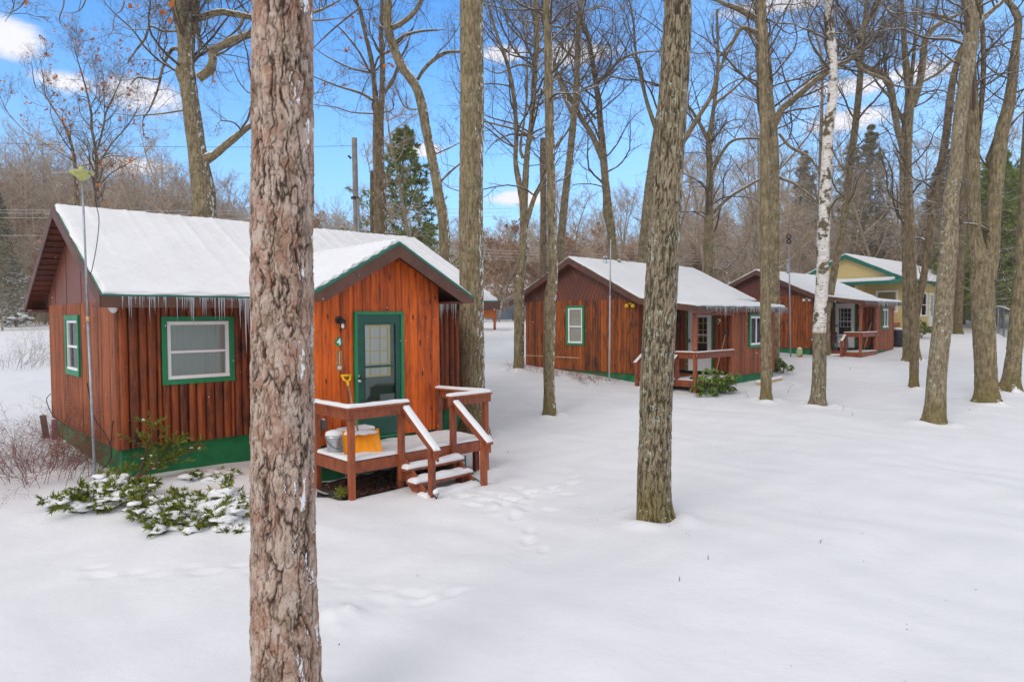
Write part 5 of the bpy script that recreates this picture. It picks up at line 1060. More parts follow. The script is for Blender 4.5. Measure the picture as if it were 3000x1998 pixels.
    def ok(x, y):
        for fr, u0, u1, v0, v1 in ((C4, -1, 9, -5, 7), (C3, -1, 10, -5, 7), (C2, -1, 10, -5, 7), (YH, -3, 14, -3, 8)):
            d = np.array([x, y, 0])-fr.o; u = d@fr.u; v = d@fr.v
            if u0 < u < u1 and v0 < v < v1: return False
        return True
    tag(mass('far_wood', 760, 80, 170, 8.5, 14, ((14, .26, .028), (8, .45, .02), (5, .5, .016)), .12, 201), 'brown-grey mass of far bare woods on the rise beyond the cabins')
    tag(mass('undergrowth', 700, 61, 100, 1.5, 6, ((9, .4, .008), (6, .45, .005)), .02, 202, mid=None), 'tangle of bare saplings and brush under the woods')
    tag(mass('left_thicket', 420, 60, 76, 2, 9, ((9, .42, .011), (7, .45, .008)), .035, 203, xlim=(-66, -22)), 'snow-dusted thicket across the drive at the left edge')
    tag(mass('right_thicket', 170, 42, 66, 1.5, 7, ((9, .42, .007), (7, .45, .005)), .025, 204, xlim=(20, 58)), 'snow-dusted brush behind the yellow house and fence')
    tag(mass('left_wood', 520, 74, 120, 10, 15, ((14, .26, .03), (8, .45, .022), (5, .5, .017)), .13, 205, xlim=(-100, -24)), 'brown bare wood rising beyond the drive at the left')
    # evergreens
    conifer('white_pine', 'bright green pine rising just behind the nearest cabin roof', 'tree', tuple(np.array([*at(1186, 700, 35)[:2], gz(*at(1186, 700, 35)[:2])])), 11.2, 4.0, 301, blade=.2, whorls=16, per=6, dens=1.2, base=.1, snow=False, open_=.05)
    g = at(46, 900, 58); conifer('spruce_tree', 'small snow-dusted spruce at the left edge beyond the drive', 'tree', (g[0], g[1], gz(g[0], g[1])), 5.8, 1.7, 302, leaf='spruce', blade=.07, whorls=20, per=8, base=.02)
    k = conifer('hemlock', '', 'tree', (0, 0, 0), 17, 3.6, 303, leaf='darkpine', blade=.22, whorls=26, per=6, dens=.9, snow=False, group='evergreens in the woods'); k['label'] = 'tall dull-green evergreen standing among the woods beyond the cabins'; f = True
    for x, y, s in ((31.5, 60, 1.0), (38, 61, .8), (30, 70, 1.0), (-25.5, 58, .5), (-21, 64, .55), (-39, 52, .62), (-44, 57, .7), (36, 72, 1.1), (42, 66, .95), (22, 74, .6)):
        loc = (x, y, gz(x, y))
        if f: k.location = loc; k.scale = (s, s, s); f = False
        else: copy_thing(k, loc, r.rand()*6, None, (s, s, s))
    k2 = conifer('white_pine', 'fresh green pine behind the chain-link fence at the right edge', 'tree', (31.6, 44.5, gz(31.6, 44.5)), 11, 3.6, 304, leaf='pineleaf', blade=.2, whorls=22, per=6, dens=.9, snow=False, group='green pines behind the chain-link fence'); k2['label'] = 'fresh green pine behind the chain-link fence at the right edge'
    for x, y, s in ((35.4, 49.5, 1.15), (33.6, 46.5, .8), (37.2, 52.5, 1.2), (30.2, 47, .6)): copy_thing(k2, (x, y, gz(x, y)), x, None, (s, s, s))

# ------------------------------------------------------------------ shrubs
def juniper(label, px_, rad, seed, nb=26, hh=.34, lean=None, tall=0):
    g = hit(*px_); r = rs(seed); MOUNDS.append((g[0]+.05, g[1]+.25, .42, .10 if not tall else .0)); root = thing('juniper', label, 'shrub', tuple(g)); az = r.rand(nb)*6.283; L = rad*(.55+.55*r.rand(nb)); el = .06+.36*r.rand(nb)
    D = np.stack([np.cos(az)*np.cos(el), np.sin(az)*np.cos(el), np.sin(el)], 1); S = np.stack([.08*np.cos(az), .08*np.sin(az), np.full(nb, .02)], 1)
    if tall:
        k = tall; D[:k] = np.array([lean])+r.normal(0, .05, (k, 3)); L[:k] = rad*(1.15+.3*r.rand(k))
    P, R = grow(r, S, D, L, .012+.006*L, 9, .07, -.025 if not tall else -.01); 
    P[..., 2] = np.maximum(P[..., 2], .03); w = Bag(); w.add(*tubes(P, R, 5)); w.build('branches', M['redtwig'], root)
    s, d, l, ra = spawn(r, P, R, L, 21, .12, .7, .36, .5); d[:, 2] = d[:, 2]*.5+.12; T, TR = grow(r, s, d, l, np.full(len(l), .004), 5, .08, .01)
    s3, d3, l3, _ = spawn(r, T, TR, l, 10, .05, .6, .35, .6); n = 4; C = np.repeat(s3, n, 0); dd = np.repeat(d3, n, 0)+r.normal(0, .32, (len(s3)*n, 3)); dd /= np.linalg.norm(dd, axis=1, keepdims=True); N = len(C); ln = .068*(.6+.8*r.rand(N, 1)); sd = np.cross(dd, r.normal(0, 1, (N, 3))); sd /= np.linalg.norm(sd, axis=1, keepdims=True); wd = ln*.14
    V = np.stack([C-sd*wd, C+sd*wd, C+dd*ln], 1).reshape(-1, 3); b = Bag(); b.add(V, np.arange(N*3).reshape(N, 3), np.repeat(np.clip(np.repeat(r.rand(len(s3)), n)+r.normal(0, .15, N), 0, 1), 3)); b.build('foliage', M['juniper'], root)['kind'] = 'stuff'
    k = r.choice(len(T), int(len(T)*(.10 if tall else .24)), False); C = T[k, 2]; hz = C[:, 2]+.012; b = Bag(); blobs(b, r, np.stack([C[:, 0], C[:, 1], hz], 1), (.022+l[k]*.30 if not tall else np.full(len(k), .028)), .36, .7)
    C = np.concatenate([P[:, 3], P[:, 5], P[:, 6]]) if not tall else P[:3, 3]; k = r.rand(len(C)) < .95; C = C[k]; blobs(b, r, np.stack([C[:, 0], C[:, 1], C[:, 2]+.015], 1), (.085+.07*r.rand(len(C))) if not tall else .035, .27, .8); b.build('snow_clump', M['snow'], root, True)['kind'] = 'stuff'
    return root

def twigshrub(name, label, g, n, h, spread, seed, mat='redtwig', group=None, lev=((5, .5), (4, .5)), rad=.005, heads=False):
    r = rs(seed); root = thing(name, label, 'shrub', tuple(g), 0, group); az = r.rand(n)*6.283; rr = spread*.55*np.sqrt(r.rand(n)); S = np.stack([rr*np.cos(az), rr*np.sin(az), np.full(n, -.05)], 1); tl = .25+.6*r.rand(n)
    D = np.stack([np.cos(az)*tl, np.sin(az)*tl, np.ones(n)], 1); L = h*(.5+.7*r.rand(n)); P, R = grow(r, S, D, L, rad*(.7+.6*r.rand(n)), 8, .12, -.04); b = Bag(); b.add(*tubes(P, R, 4))
    for m, lr in lev: S, D, L, ra = spawn(r, P, R, L, m, .2, .7, lr, .6); ra = np.maximum(ra, .0016); P, R = grow(r, S, D, L, ra, 5, .14, -.02); R = np.maximum(R, .0012); b.add(*tubes(P, R, 3))
    b.build('stems', M[mat], root)
    if heads: V = P[:, -1]; V = V[r.choice(len(V), min(130, len(V)), False)]; leafbag(r, V, .02, 4).build('seed_heads', M['greywood'], root)['kind'] = 'stuff'
    return root

def rhodo(label, g, n, h, seed, sp=.7):
    r = rs(seed); root = thing('rhododendron', label, 'shrub', tuple(g)); az = r.rand(n)*6.283; D = np.stack([np.cos(az)*.7, np.sin(az)*.7, .6+.6*r.rand(n)], 1); L = h*(.6+.6*r.rand(n))
    P, R = grow(r, np.zeros((n, 3)), D*np.array([sp, sp, 1]), L, np.full(n, .012), 7, .13, .02); b = Bag(); b.add(*tubes(P, R, 5)); s, d, l, ra = spawn(r, P, R, L, 4, .35, .7, .38, .6); T, TR = grow(r, s, d, l, ra, 5, .12, .06); b.add(*tubes(T, TR, 4)); b.build('stems', M['greywood'], root)
    tips = np.concatenate([P[:, -1], T[:, -1], T[:, -2]]); k = 7; C = np.repeat(tips, k, 0); a = np.tile(np.arange(k)*6.283/k, len(tips))+r.rand(len(C)); dr = .5+.7*r.rand(len(C)); ln = .16*(.7+.5*r.rand(len(C)))
    out = np.stack([np.cos(a), np.sin(a), -dr], 1); out /= np.linalg.norm(out, axis=1, keepdims=True); sd = np.stack([-np.sin(a), np.cos(a), np.zeros(len(a))], 1); w = ln*.15; l1 = ln[:, None]; w1 = w[:, None]
    V = np.stack([C, C+out*l1*.35+sd*w1, C+out*l1*.75+sd*w1*.8, C+out*l1, C+out*l1*.75-sd*w1*.8, C+out*l1*.35-sd*w1], 1).reshape(-1, 3); b = Bag(); b.add(V, np.arange(len(V)).reshape(-1, 6), np.repeat(r.rand(len(C)), 6)) if 0 else None
    Fq = np.concatenate([np.stack([np.arange(len(C))*6+i for i in (0, 1, 2, 5)], 1), np.stack([np.arange(len(C))*6+i for i in (5, 2, 3, 4)], 1)]); npmesh('leaves', V, [Fq], M['rhodo'], root, {'tone': np.repeat(r.rand(len(C)), 6)})['kind'] = 'stuff'
    return root

def wire(name, label, P, rad, mat='wire', group=None, cat='cable'):
    m = MB(); m.tube(P, rad, 5); return tag(m.build(name, M[mat]), label, cat, group)

def sag(a, b, s, n=24):
    t = np.linspace(0, 1, n)[:, None]; P = a*(1-t)+b*t; P[:, 2] -= (4*s*t*(1-t))[:, 0]; return P

def masts():
    a = at(279, 1396, 10.45); b = at(240, 512, 10.45); a[2] = gz(a[0], a[1])-.2
    r = thing('antenna_mast', 'galvanised pipe mast topped by a yellowed saucer antenna, at the nearest cabin', 'antenna', tuple(a)); b = b-a
    m = MB(); k = .56; mid = b*k; m.tube([(0, 0, 0), mid], .021, 12); m.tube([mid-b*.02, b], .016, 12); m.build('pole', M['steel'], r, True)
    m = MB(); m.tube([mid-b*.012, mid+b*.006], .026, 12); m.build('coupling', M['pale'], r, True)
    c = tuple(b); m = MB(); m.lathe(c, [(.02, -.10), (.05, -.07), (.09, -.03), (.165, .02), (.17, .035), (.10, .055), (.03, .07)], 26); m.box((b[0]-.03, b[1]-.03, b[2]+.05), (b[0]+.03, b[1]+.03, b[2]+.12)); d = m.build('dish', M['saucer'], r, True)
    m = MB(); m.tube([b+[-.45, 0, .03], b+[.16, 0, .06]], .006, 6)
    for q in range(6): x = -.42+.06*q; m.tube([b+[x, -.06-.01*q, .035], b+[x, .06+.01*q, .035]], .004, 5)
    m.tube([b+[-.17*math.cos(t), -.17*math.sin(t), .045] for t in np.linspace(0, 6.28, 24)], .006, 5); m.build('aerial_rods', M['wire'], d)
    m = MB(); P = [at(x, y, 10.40)-a for x, y in ((250, 505), (270, 520), (282, 600), (290, 645), (283, 720), (268, 795), (262, 800))]; m.tube(catmull(P, 40), .006, 6); m.build('cable', M['cable'], r, True)
    a = at(1784.5, 1107, 22.5); b = at(1789, 703, 22.5); a[2] = gz(a[0], a[1])-.2; r = thing('antenna_mast', 'thin pale pole rising past the right slope of the number 3 cabin gable', 'antenna', tuple(a)); b = b-a
    m = MB(); m.tube([(0, 0, 0), b*.62], .030, 10); m.tube([b*.61, b], .022, 10); m.build('pole', M['wire'], r, True); m = MB(); m.beam(b*.60+np.array([0, 0, 0]), b*.60+np.array([.12, .25, .02]), .02, .02); m.build('bracket', M['black'], r)
    a = at(2317, 1040, 30.6); b = at(2311, 708, 30.6); a[2] = gz(a[0], a[1])-.2; r = thing('antenna_mast', 'grey pole topped by two black rings, at the gable of the farthest brown cabin', 'antenna', tuple(a)); b = b-a
    m = MB(); m.tube([(0, 0, 0), b*.98], [.034, .026], 10); m.build('pole', M['steel'], r, True)
    for k in (0, 1):
        m = MB(); c = b+np.array([0, 0, .0+.215*k]); m.tube([c+[.085*math.cos(t), 0, .085*math.sin(t)] for t in np.linspace(0, 6.28, 22)], .03, 8); m.build('ring', M['black'], r, True)

def wires():
    for k, (y0, y1, D) in enumerate(((604, 611, 46), (611, 622, 46), (626, 634, 46), (683, 676, 46))):
        wire('power_line', 'snow-lined overhead line crossing behind the nearest cabin roof', sag(at(-700, y0, D), at(1500, y1, D), .25), .012, 'wire', 'overhead lines behind the nearest cabin')
    wire('power_line', 'single dark overhead line crossing the sky at the left', sag(at(-500, 396, 26), at(1037, 428, 26), .2), .0075, 'cable')
    for k, y in enumerate((734, 742, 752, 760)):
        wire('power_line', 'pale overhead line seen through the trunks above the number 3 cabin roof', sag(at(1380, y-4, 58), at(2300, y+8, 58), .3), .014, 'wire', 'overhead lines behind the number 3 cabin')
    # utility pole
    a = at(1038, 405, 26); g = gz(a[0], a[1]); r = thing('utility_pole', 'grey utility pole with a dark conduit up one side, behind the nearest cabin roof', 'pole', (a[0], a[1], g)); h = a[2]-g
    m = MB(); m.tube([(.08, 0, -.3), (0, 0, h)], [.12, .10], 16); m.build('shaft', M['pole'], r, True); m = MB(); m.tube([(.20, -.1, -.3), (.13, -.1, h*.74)], .05, 10); m.build('conduit', M['steel'], r, True)
    m = MB(); m.tube([(-.1, -.14, h-.8), (-.2, -.16, h-.7)], .04, 8); m.tube([(.0, 0, h*.74), (.0, 0, h*.74+.08)], .16, 12); m.build('bracket', M['black'], r)

def fence():
    P0 = at(3090, 1040, 27)[:2]; P1 = np.array([26.8, 37.]); P2 = np.array([40.5, 60.5]); P3 = np.array([30, 66.]); hh = 1.55
    runs = ((P0, P1), (P1, P2), (P2, P3)); r = thing('chain_link_fence', 'grey chain-link fence running back along the right edge, snow on its top rail', 'fence', (P1[0], P1[1], gz(*P1))); o = np.array([P1[0], P1[1], gz(*P1)])
    wb = Bag(); sb = Bag()
    for a, b in runs:
        L = np.linalg.norm(b-a); n = int(L/3)+1; t = np.linspace(0, 1, n+1); pts = [np.array([*(a+(b-a)*x), gz(*(a+(b-a)*x))]) for x in t]
        for p in pts: m = MB(); m.tube([p-o-[0, 0, .3], p-o+[0, 0, hh+.04]], .035, 8); m.build('post', M['steel'], r, True)
        for p, q in zip(pts[:-1], pts[1:]):
            m = MB(); m.tube([p-o+[0, 0, hh], q-o+[0, 0, hh]], .022, 8); m.build('top_rail', M['steel'], r, True)
            d = (q-p); l = np.linalg.norm(d); h = d/l; s = np.array([-h[1], h[0], 0])*.03; z = [0, 0, hh+.022]; snow_patch(sb, [p-o+z-s, q-o+z-s, q-o+z+s, p-o+z+s], .05, .3, 1, .03, .3)
            k = int(l/.075); x = np.arange(-int(hh/.075), k)*.075
            for sg in (1, -1):
                xa = x; xb = x+hh; ya = np.zeros(len(x)); yb = np.full(len(x), hh); c = np.maximum(0, -xa); xa2 = xa+c; ya = ya+c; c = np.maximum(0, xb-l); xb2 = xb-c; yb = yb-c; kk = xb2 > xa2; A = np.stack([xa2, ya], 1)[kk]; B = np.stack([xb2, yb], 1)[kk]
                if sg < 0: A[:, 0] = l-A[:, 0]; B[:, 0] = l-B[:, 0]
                PA = (p-o)+h*A[:, :1]+np.array([0, 0, 1])*A[:, 1:]; PB = (p-o)+h*B[:, :1]+np.array([0, 0, 1])*B[:, 1:]; wb.add(*tubes(np.stack([PA, PB], 1), np.full((len(A), 2), .0017), 3))
    wb.build('wire_mesh', M['fence'], r); sb.build('snow', M['snow'], r, True)

def near_props():
    def loc(u, v, w): return tuple(C4.W(u, v, w))
    # pail
    r = thing('pail', 'small galvanised pail with a snow-heaped lid on the near deck', 'bucket', loc(2.50, -2.47, -.055), C4.rot)
    m = MB(); m.lathe((0, 0, 0), [(.115, 0), (.118, .005), (.128, .12), (.137, .20), (.140, .205), (.138, .212), (.142, .25)], 32); m.build('body', M['galv'], r, True)
    m = MB(); m.lathe((0, 0, .25), [(.156, -.022), (.160, -.018), (.160, .006), (.148, .014), (.09, .03), (.02, .04)], 32); ld = m.build('lid', M['galv'], r, True)
    s = Bag(); blobs(s, rs(3), np.array([[0, 0, .285]]), .128, .62, .12); s.build('snow', M['snow'], ld, True)
    m = MB(); m.tube([(.142*math.cos(t)-.0, -.142*abs(math.sin(t))-.004, .19-.13*math.sin(t)) for t in np.linspace(0, math.pi, 22)], .004, 6); m.build('bail_handle', M['black'], r, True)
    # white box behind the shovel
    r = thing('storage_box', 'white plastic box with a snowy top, half hidden by the orange shovel', 'box', loc(3.03, -2.22, -.06), C4.rot)
    m = MB(); m.box((-.29, -.15, 0), (.29, .15, .27)); m.box((-.30, -.16, .235), (.30, .16, .265)); m.build('body', M['tote'], r, bevel=.012)
    m = MB(); m.slab([(x, -.156, z) for x, z in ((.02, .16), (.06, .185), (.10, .175), (.14, .18), (.19, .21), (.215, .19), (.21, .155), (.02, .15))], (0, .01, 0)); m.build('dark_cutout', M['black'], r)
    snow_patch(None, [(-.29, -.15, .271), (.29, -.15, .271), (.29, .15, .271), (-.29, .15, .271)], .05, .05, 6, .04, .2, name='snow', parent=r)
    # shovel
    r = thing('snow_shovel', 'orange snow shovel with a yellow D-grip leaning on the wall beside the near door', 'shovel', loc(2.80, -2.78, -.05), C4.rot)
    r.scale = (1.08, 1.08, 1.05)
    n = 9; k = 7; V = []
    for i in range(k):
        f = i/(k-1)
        for j in range(n):
            x = -.275+.55*j/(n-1); z = .30*(1-f)-.03*f*(x > .1); y = .10*(1-f)-.06-.15*f*f; dish = .11*(1-(x/.275)**2)*(.4+.6*f)
            V.append((x*(1+.03*f), y+dish-.02*math.sin(f*3)+.05*abs(x)/.27*0, z+.012*math.cos(x*28)*.3-.02*(1-(x/.275)**2)*f+(.03*(abs(x)/.27)**3 if f < .3 else 0)))
    V = np.array(V); V2 = V+np.array([0, .006, -.003]); idx = np.arange(k*n).reshape(k, n); q = np.stack([idx[:-1, :-1], idx[:-1, 1:], idx[1:, 1:], idx[1:, :-1]], -1).reshape(-1, 4); ring = np.concatenate([idx[0, :], idx[1:, -1], idx[-1, -2::-1], idx[-2:0:-1, 0]]); r2 = np.roll(ring, -1)
    bl = npmesh('blade', np.vstack([V, V2]), [np.concatenate([q, q[:, ::-1]+k*n, np.stack([ring, r2, r2+k*n, ring+k*n], 1)])], M['orange'], r, {'tone': np.zeros(2*k*n)}, True); bl.rotation_euler = (0, 0, -.35)
    m = MB()
    for x in (-.17, -.07, .05, .15): m.tube([(x*.5, .02, .26), (x*1.0, -.055, .13), (x*1.25, -.15, .03)], .006, 6)
    mb_ = m.build('rib', M['orange'], bl, True)
    s = Bag(); blobs(s, rs(5), np.array([[-.16, .035, .285], [0, .06, .275], [.15, .035, .28]]), np.array([.10, .12, .10]), .28, .4); s.build('snow', M['snow'], bl, True)
    top = np.array([.14, .60, .98]); bot = np.array([0, .06, .24]); d = (top-bot)/np.linalg.norm(top-bot); m = MB(); m.tube([bot, top], .014, 10); m.build('shaft', M['ash'], r, True)
    m = MB(); e = top; u = d; sx = np.array([1, 0, 0.]); m.tube([e-u*.03, e+u*.06], [.02, .024], 12); w = .075
    m.tube([e+u*.05, e+u*.09-sx*w*.7, e+u*.17-sx*w], .019, 8); m.tube([e+u*.05, e+u*.09+sx*w*.7, e+u*.17+sx*w], .019, 8); m.tube([e+u*.17-sx*(w+.02), e+u*.17+sx*(w+.02)], .021, 10); m.build('grip', M['yellow'], r, True)
    # solar light by the stair post
    a = C4.W(3.33, -4.06, 0); g = gz(a[0], a[1]); r = thing('garden_light', 'small stake light capped with snow at the foot of the near stair post', 'light', (a[0], a[1], g-.03), C4.rot)
    m = MB(); m.tube([(0, 0, -.1), (0, 0, .06)], .012, 8); m.build('stake', M['black'], r); m = MB(); m.lathe((0, 0, .05), [(.022, 0), (.034, .03), (.036, .055)], 16); m.build('lens', M['glass'], r, True); m = MB(); m.lathe((0, 0, .106), [(.05, 0), (.052, .008), (.03, .02)], 16); cp = m.build('cap', M['steel'], r, True)
    s = Bag(); blobs(s, rs(6), np.array([[0, 0, .145]]), .045, .75, .1); s.build('snow', M['snow'], cp, True)
    # dark folded sheet, seedling, hose, timber at the far corner
    a = C4.W(2.22, -2.86, 0); g = gz(a[0], a[1])+.01; rr = rs(12); X, Y = np.meshgrid(np.linspace(-.22, .22, 16), np.linspace(-.10, .10, 8)); Zz = .02+.022*np.sin(X*22+Y*9)+.018*np.cos(Y*35+X*5); n_, m_ = X.shape; idx = np.arange(n_*m_).reshape(n_, m_); q = np.stack([idx[:-1, :-1], idx[:-1, 1:], idx[1:, 1:], idx[1:, :-1]], -1).reshape(-1, 4)
    V = np.stack([X, Y, Zz], -1).reshape(-1, 3); ring = np.concatenate([idx[0, :], idx[1:, -1], idx[-1, -2::-1], idx[-2:0:-1, 0]]); r2 = np.roll(ring, -1); N = len(V)
    o = npmesh('plastic_sheet', np.vstack([V, V-[0, 0, .05]]), [np.concatenate([q, q[:, ::-1]+N, np.stack([ring, ring+N, r2+N, r2], 1)])], M['black'], None, None, True, (a[0], a[1], g)); o.rotation_euler = (0, 0, .2); tag(o, 'crumpled black sheet half under snow beside the near deck post', 'sheet')
    a = C4.W(2.22, -3.12, 0); g = gz(a[0], a[1]); r = thing('pine_seedling', 'tiny bright green seedling at the foot of the near corner post', 'plant', (a[0], a[1], g)); rr = rs(8); N = 260; C = rr.normal(0, .035, (N, 3))*[1, 1, 1]+[0, 0, .09]; dd = rr.normal(0, 1, (N, 3))+[0, 0, .9]; dd /= np.linalg.norm(dd, axis=1, keepdims=True); sd = np.cross(dd, rr.normal(0, 1, (N, 3))); V = np.stack([C-sd*.0025, C+sd*.0025, C+dd*.085], 1).reshape(-1, 3)
    npmesh('needles', V, [np.arange(N*3).reshape(N, 3)], M['juniper'], r, {'tone': np.full(N*3, .8)})['kind'] = 'stuff'; m = MB(); m.tube([(0, 0, -.05), (0, 0, .13)], .006, 6); m.build('stem', M['greywood'], r)
    a = C4.W(4.25, -4.0, 0); b = C4.W(4.5, -3.2, 0); P = [np.array([*p[:2], gz(p[0], p[1])+.035+z]) for p, z in ((C4.W(4.30, -3.85, 0), 0), (C4.W(4.42, -3.8, 0), .01), (C4.W(4.5, -3.4, 0), .06), (C4.W(4.75, -3.05, 0), .25))]; m = MB(); m.tube(catmull(P, 16), .014, 8); tag(m.build('hose', M['teal'], None, True), 'bit of teal hose showing beside the right stair post', 'hose')
    m = MB(); a = C4.W(-.10, 4.74, 0); g = gz(a[0], a[1]); m.box((-.05, -.05, -.2), (.05, .05, .42)); tag(m.build('short_post', M['pink'], None, loc=(a[0], a[1], g), rz=C4.rot, bevel=.004), 'faded pinkish post at the back left corner of the nearest cabin', 'post')
    m = MB(); a = C4.W(-.20, 5.22, 0); g = gz(a[0], a[1]); m.beam((-.22, 0, -.05), (.16, 0, .45), .04, .12, 0, (0, 1, 0)); tag(m.build('leaning_board', M['greywood'], None, loc=(a[0], a[1], g), rz=C4.rot+math.pi/2, bevel=.004), 'grey board leaning by the pinkish post at the cabin corner', 'board')
    # soil and leaf litter under the deck
    n_ = 40; U, Vv = np.meshgrid(np.linspace(2.38, 4.9, n_), np.linspace(-3.05, -2.0, 22)); r = rs(14); W0 = C4.o[None, None]+U[..., None]*C4.u+Vv[..., None]*C4.v; gg = ground(W0[..., 0], W0[..., 1])-.06; e = np.minimum(np.minimum(U-2.38, 4.9-U), np.minimum(Vv+3.05, -2.0-Vv+.5))
    W0[..., 2] = gg-.0+.05*np.clip(e/.12, -1, 1)*1.0+.012*np.sin(U*17+Vv*11); idx = np.arange(W0.shape[0]*W0.shape[1]).reshape(W0.shape[:2]); q = np.stack([idx[:-1, :-1], idx[:-1, 1:], idx[1:, 1:], idx[1:, :-1]], -1).reshape(-1, 4); tag(npmesh('bare_soil', W0.reshape(-1, 3), [q], M['soil'], None, None, True), kind='structure')
    N = 2600; u = 2.42+2.4*r.rand(N); v = -3.12+1.0*r.rand(N)**1.3; p = C4.o+u[:, None]*C4.u+v[:, None]*C4.v; p[:, 2] = ground(p[:, 0], p[:, 1])-.005+.02*r.rand(N); d = r.normal(0, 1, (N, 3))*[1, 1, .35]; d /= np.linalg.norm(d, axis=1, keepdims=True); s = np.cross(d, r.normal(0, .25, (N, 3))+[0, 0, 1]); s /= np.linalg.norm(s, axis=1, keepdims=True); l = .03*(.6+.8*r.rand(N, 1)); V = np.stack([p-d*l, p+s*l*.6, p+d*l, p-s*l*.5+[0, 0, .008]], 1).reshape(-1, 3)
    tag(npmesh('leaf_litter', V, [np.arange(N*4).reshape(N, 4)], M['litter'], None, {'tone': np.repeat(r.rand(N), 4)}), 'brown leaf litter lying under the near deck', kind='stuff')

def broom(fr, label, top, bot, head, headmat='black', mat='pale'):
    a = fr.W(*bot); b = fr.W(*top); r = thing('broom', label, 'broom', tuple(a)); d = b-a; m = MB(); m.tube([(0, 0, 0), d], .016, 8); m.build('handle', M[mat], r, True)
    if head: m = MB(); m.beam(d*.92, d*1.02, .10, .05, 0, (0, 1, 0)); m.build('head', M[headmat], r)
    return r

def far_props():
    broom(C3, 'pale-handled broom leaning beside the number 3 cabin door', (C3U-.14, -1.98, 1.36), (C3U-.45, -1.74, -.13), True); broom(C2, 'orange-handled stick leaning in the porch corner of the farthest brown cabin', (C2U-.10, -1.95, 1.15), (C2U-.35, -1.72, -.13), False)
    a = C3.W(3.0, -2.75, 0); b = C3.W(4.9, -2.7, 0); m = MB(); za = gz(a[0], a[1])+.03; zb = gz(b[0], b[1])+.02; t = thing('edging_timber', 'long timber with a cushion of snow along the front of the number 3 cabin', 'timber', (a[0], a[1], za)); d = b-a; d[2] = zb-za; m.beam((0, 0, 0), d, .12, .14, .3); m.build('beam', M['pale'], t)
    h = d/np.linalg.norm(d); s = np.array([-h[1], h[0], 0])*.16; z = np.array([0, 0, .072]); snow_patch(None, [z-s*.35, d+z-s*.35, d+z+s*.35, z+s*.35], .08, .12, 3, .05, .3, name='snow', parent=t)
    # tank, chair, plaque, dark bin
    a = at(2342, 1043, 30.3); g = gz(a[0], a[1]); r = thing('gas_tank', 'stubby pale green tank with a rust stain below the farthest brown cabin gable', 'tank', (a[0], a[1], g)); m = MB(); m.lathe((0, 0, -.1), [(.12, 0), (.13, .03), (.13, .40), (.11, .46), (.05, .48)], 20); m.build('body', M['tank'], r, True); s = Bag(); blobs(s, rs(2), np.array([[0, 0, .39]]), .12, .35, .1); s.build('snow', M['snow'], r, True)
    p = C2.W(.95, -1.0, -.12); r = thing('patio_chair', 'grey plastic armchair with snow on its seat, on the porch of the farthest brown cabin', 'chair', tuple(p), C2.rot+.6)
    m = MB(); m.slab([(-.24, -.22, .42), (.24, -.22, .42), (.21, .22, .39), (-.21, .22, .39)], (0, 0, -.03)); m.build('seat', M['chair'], r, bevel=.008)
    m = MB(); 
    for x in (-.17, -.085, 0, .085, .17): m.box((x-.028, .22, .42), (x+.028, .25, .80))
    m.box((-.23, .215, .78), (.23, .255, .86)); m.build('backrest', M['chair'], r)
    for x in (-.24, .24):
        m = MB(); m.beam((x, -.24, 0), (x*.95, -.2, .64), .05, .05, 0, (0, 1, 0)); m.build('leg', M['chair'], r); m = MB(); m.beam((x, .26, 0), (x*.95, .22, .64), .05, .05, 0, (0, 1, 0)); m.build('leg', M['chair'], r); m = MB(); m.box((x-.03, -.24, .63), (x+.03, .25, .66)); m.build('armrest', M['chair'], r)
    snow_patch(None, [(-.22, -.2, .421), (.22, -.2, .421), (.2, .2, .393), (-.2, .2, .393)], .05, .08, 1, .05, .2, name='snow', parent=r)
    m = MB(); p = C2.W(C2U-.07, -1.42, .82); m.lathe((0, 0, 0), [(.03, -.13), (.08, -.09), (.10, 0), (.08, .10), (.04, .14)], 10); tag(m.build('green_lantern', M['teal'], None, True, loc=tuple(p)), 'bright green lantern-like object hanging by the farthest brown cabin door', 'ornament')
    p = C2.W(C2U-.35, -1.55, -.13); m = MB(); m.lathe((0, 0, 0), [(.12, 0), (.15, .22), (.14, .30), (.05, .33)], 14); m.tube([(.12, 0, .1), (.24, .0, .28)], .025, 8); tag(m.build('watering_can', M['dgreen'], None, True, loc=tuple(p)), 'dark green can on the deck of the farthest brown cabin', 'can')
    a = at(2629, 1005, 34.5); g = gz(a[0], a[1]); r = thing('grill', 'dark covered grill with a snow cap beyond the right end of the farthest brown cabin', 'grill', (a[0], a[1], g)); m = MB(); m.lathe((0, 0, 0), [(.26, 0), (.30, .4), (.34, .75), (.30, .85)], 14); m.build('cover', M['black'], r, True); s = Bag(); blobs(s, rs(2), np.array([[0, 0, .87]]), .3, .3, .1); s.build('snow', M['snow'], r, True)
    # distant roofed stand and blue-grey shed
    a = at(1437, 905, 46); r = thing('shed', 'far brown-fronted hut with a snowy roof, just right of the straight furrowed trunk', 'shed', (a[0]-1.2, a[1], gz(a[0], a[1])), .15); zt = a[2]+.15-gz(a[0], a[1]); m = MB(); m.box((-2.2, 0, zt-.75), (1.6, 3, zt-.1)); 
    m.build('wall', M['log3'], r); m = MB(); m.slab([(-2.5, -.3, zt), (1.9, -.3, zt), (.6, 1.5, zt+1.15), (-2.5, 1.5, zt+1.15)], (0, 0, -.08)); m.slab([(1.9, 3.3, zt), (-2.5, 3.3, zt), (-2.5, 1.5, zt+1.15), (.6, 1.5, zt+1.15)], (0, 0, -.08)); m.slab([(1.9, -.3, zt), (1.9, 3.3, zt), (.6, 1.5, zt+1.15)], (0, 0, -.08)); rf = m.build('roof', M['snow'], r)
    m = MB(); 
    for x in (-2.1, 1.5): m.box((x-.08, .05, -.5), (x+.08, .2, zt-.7))
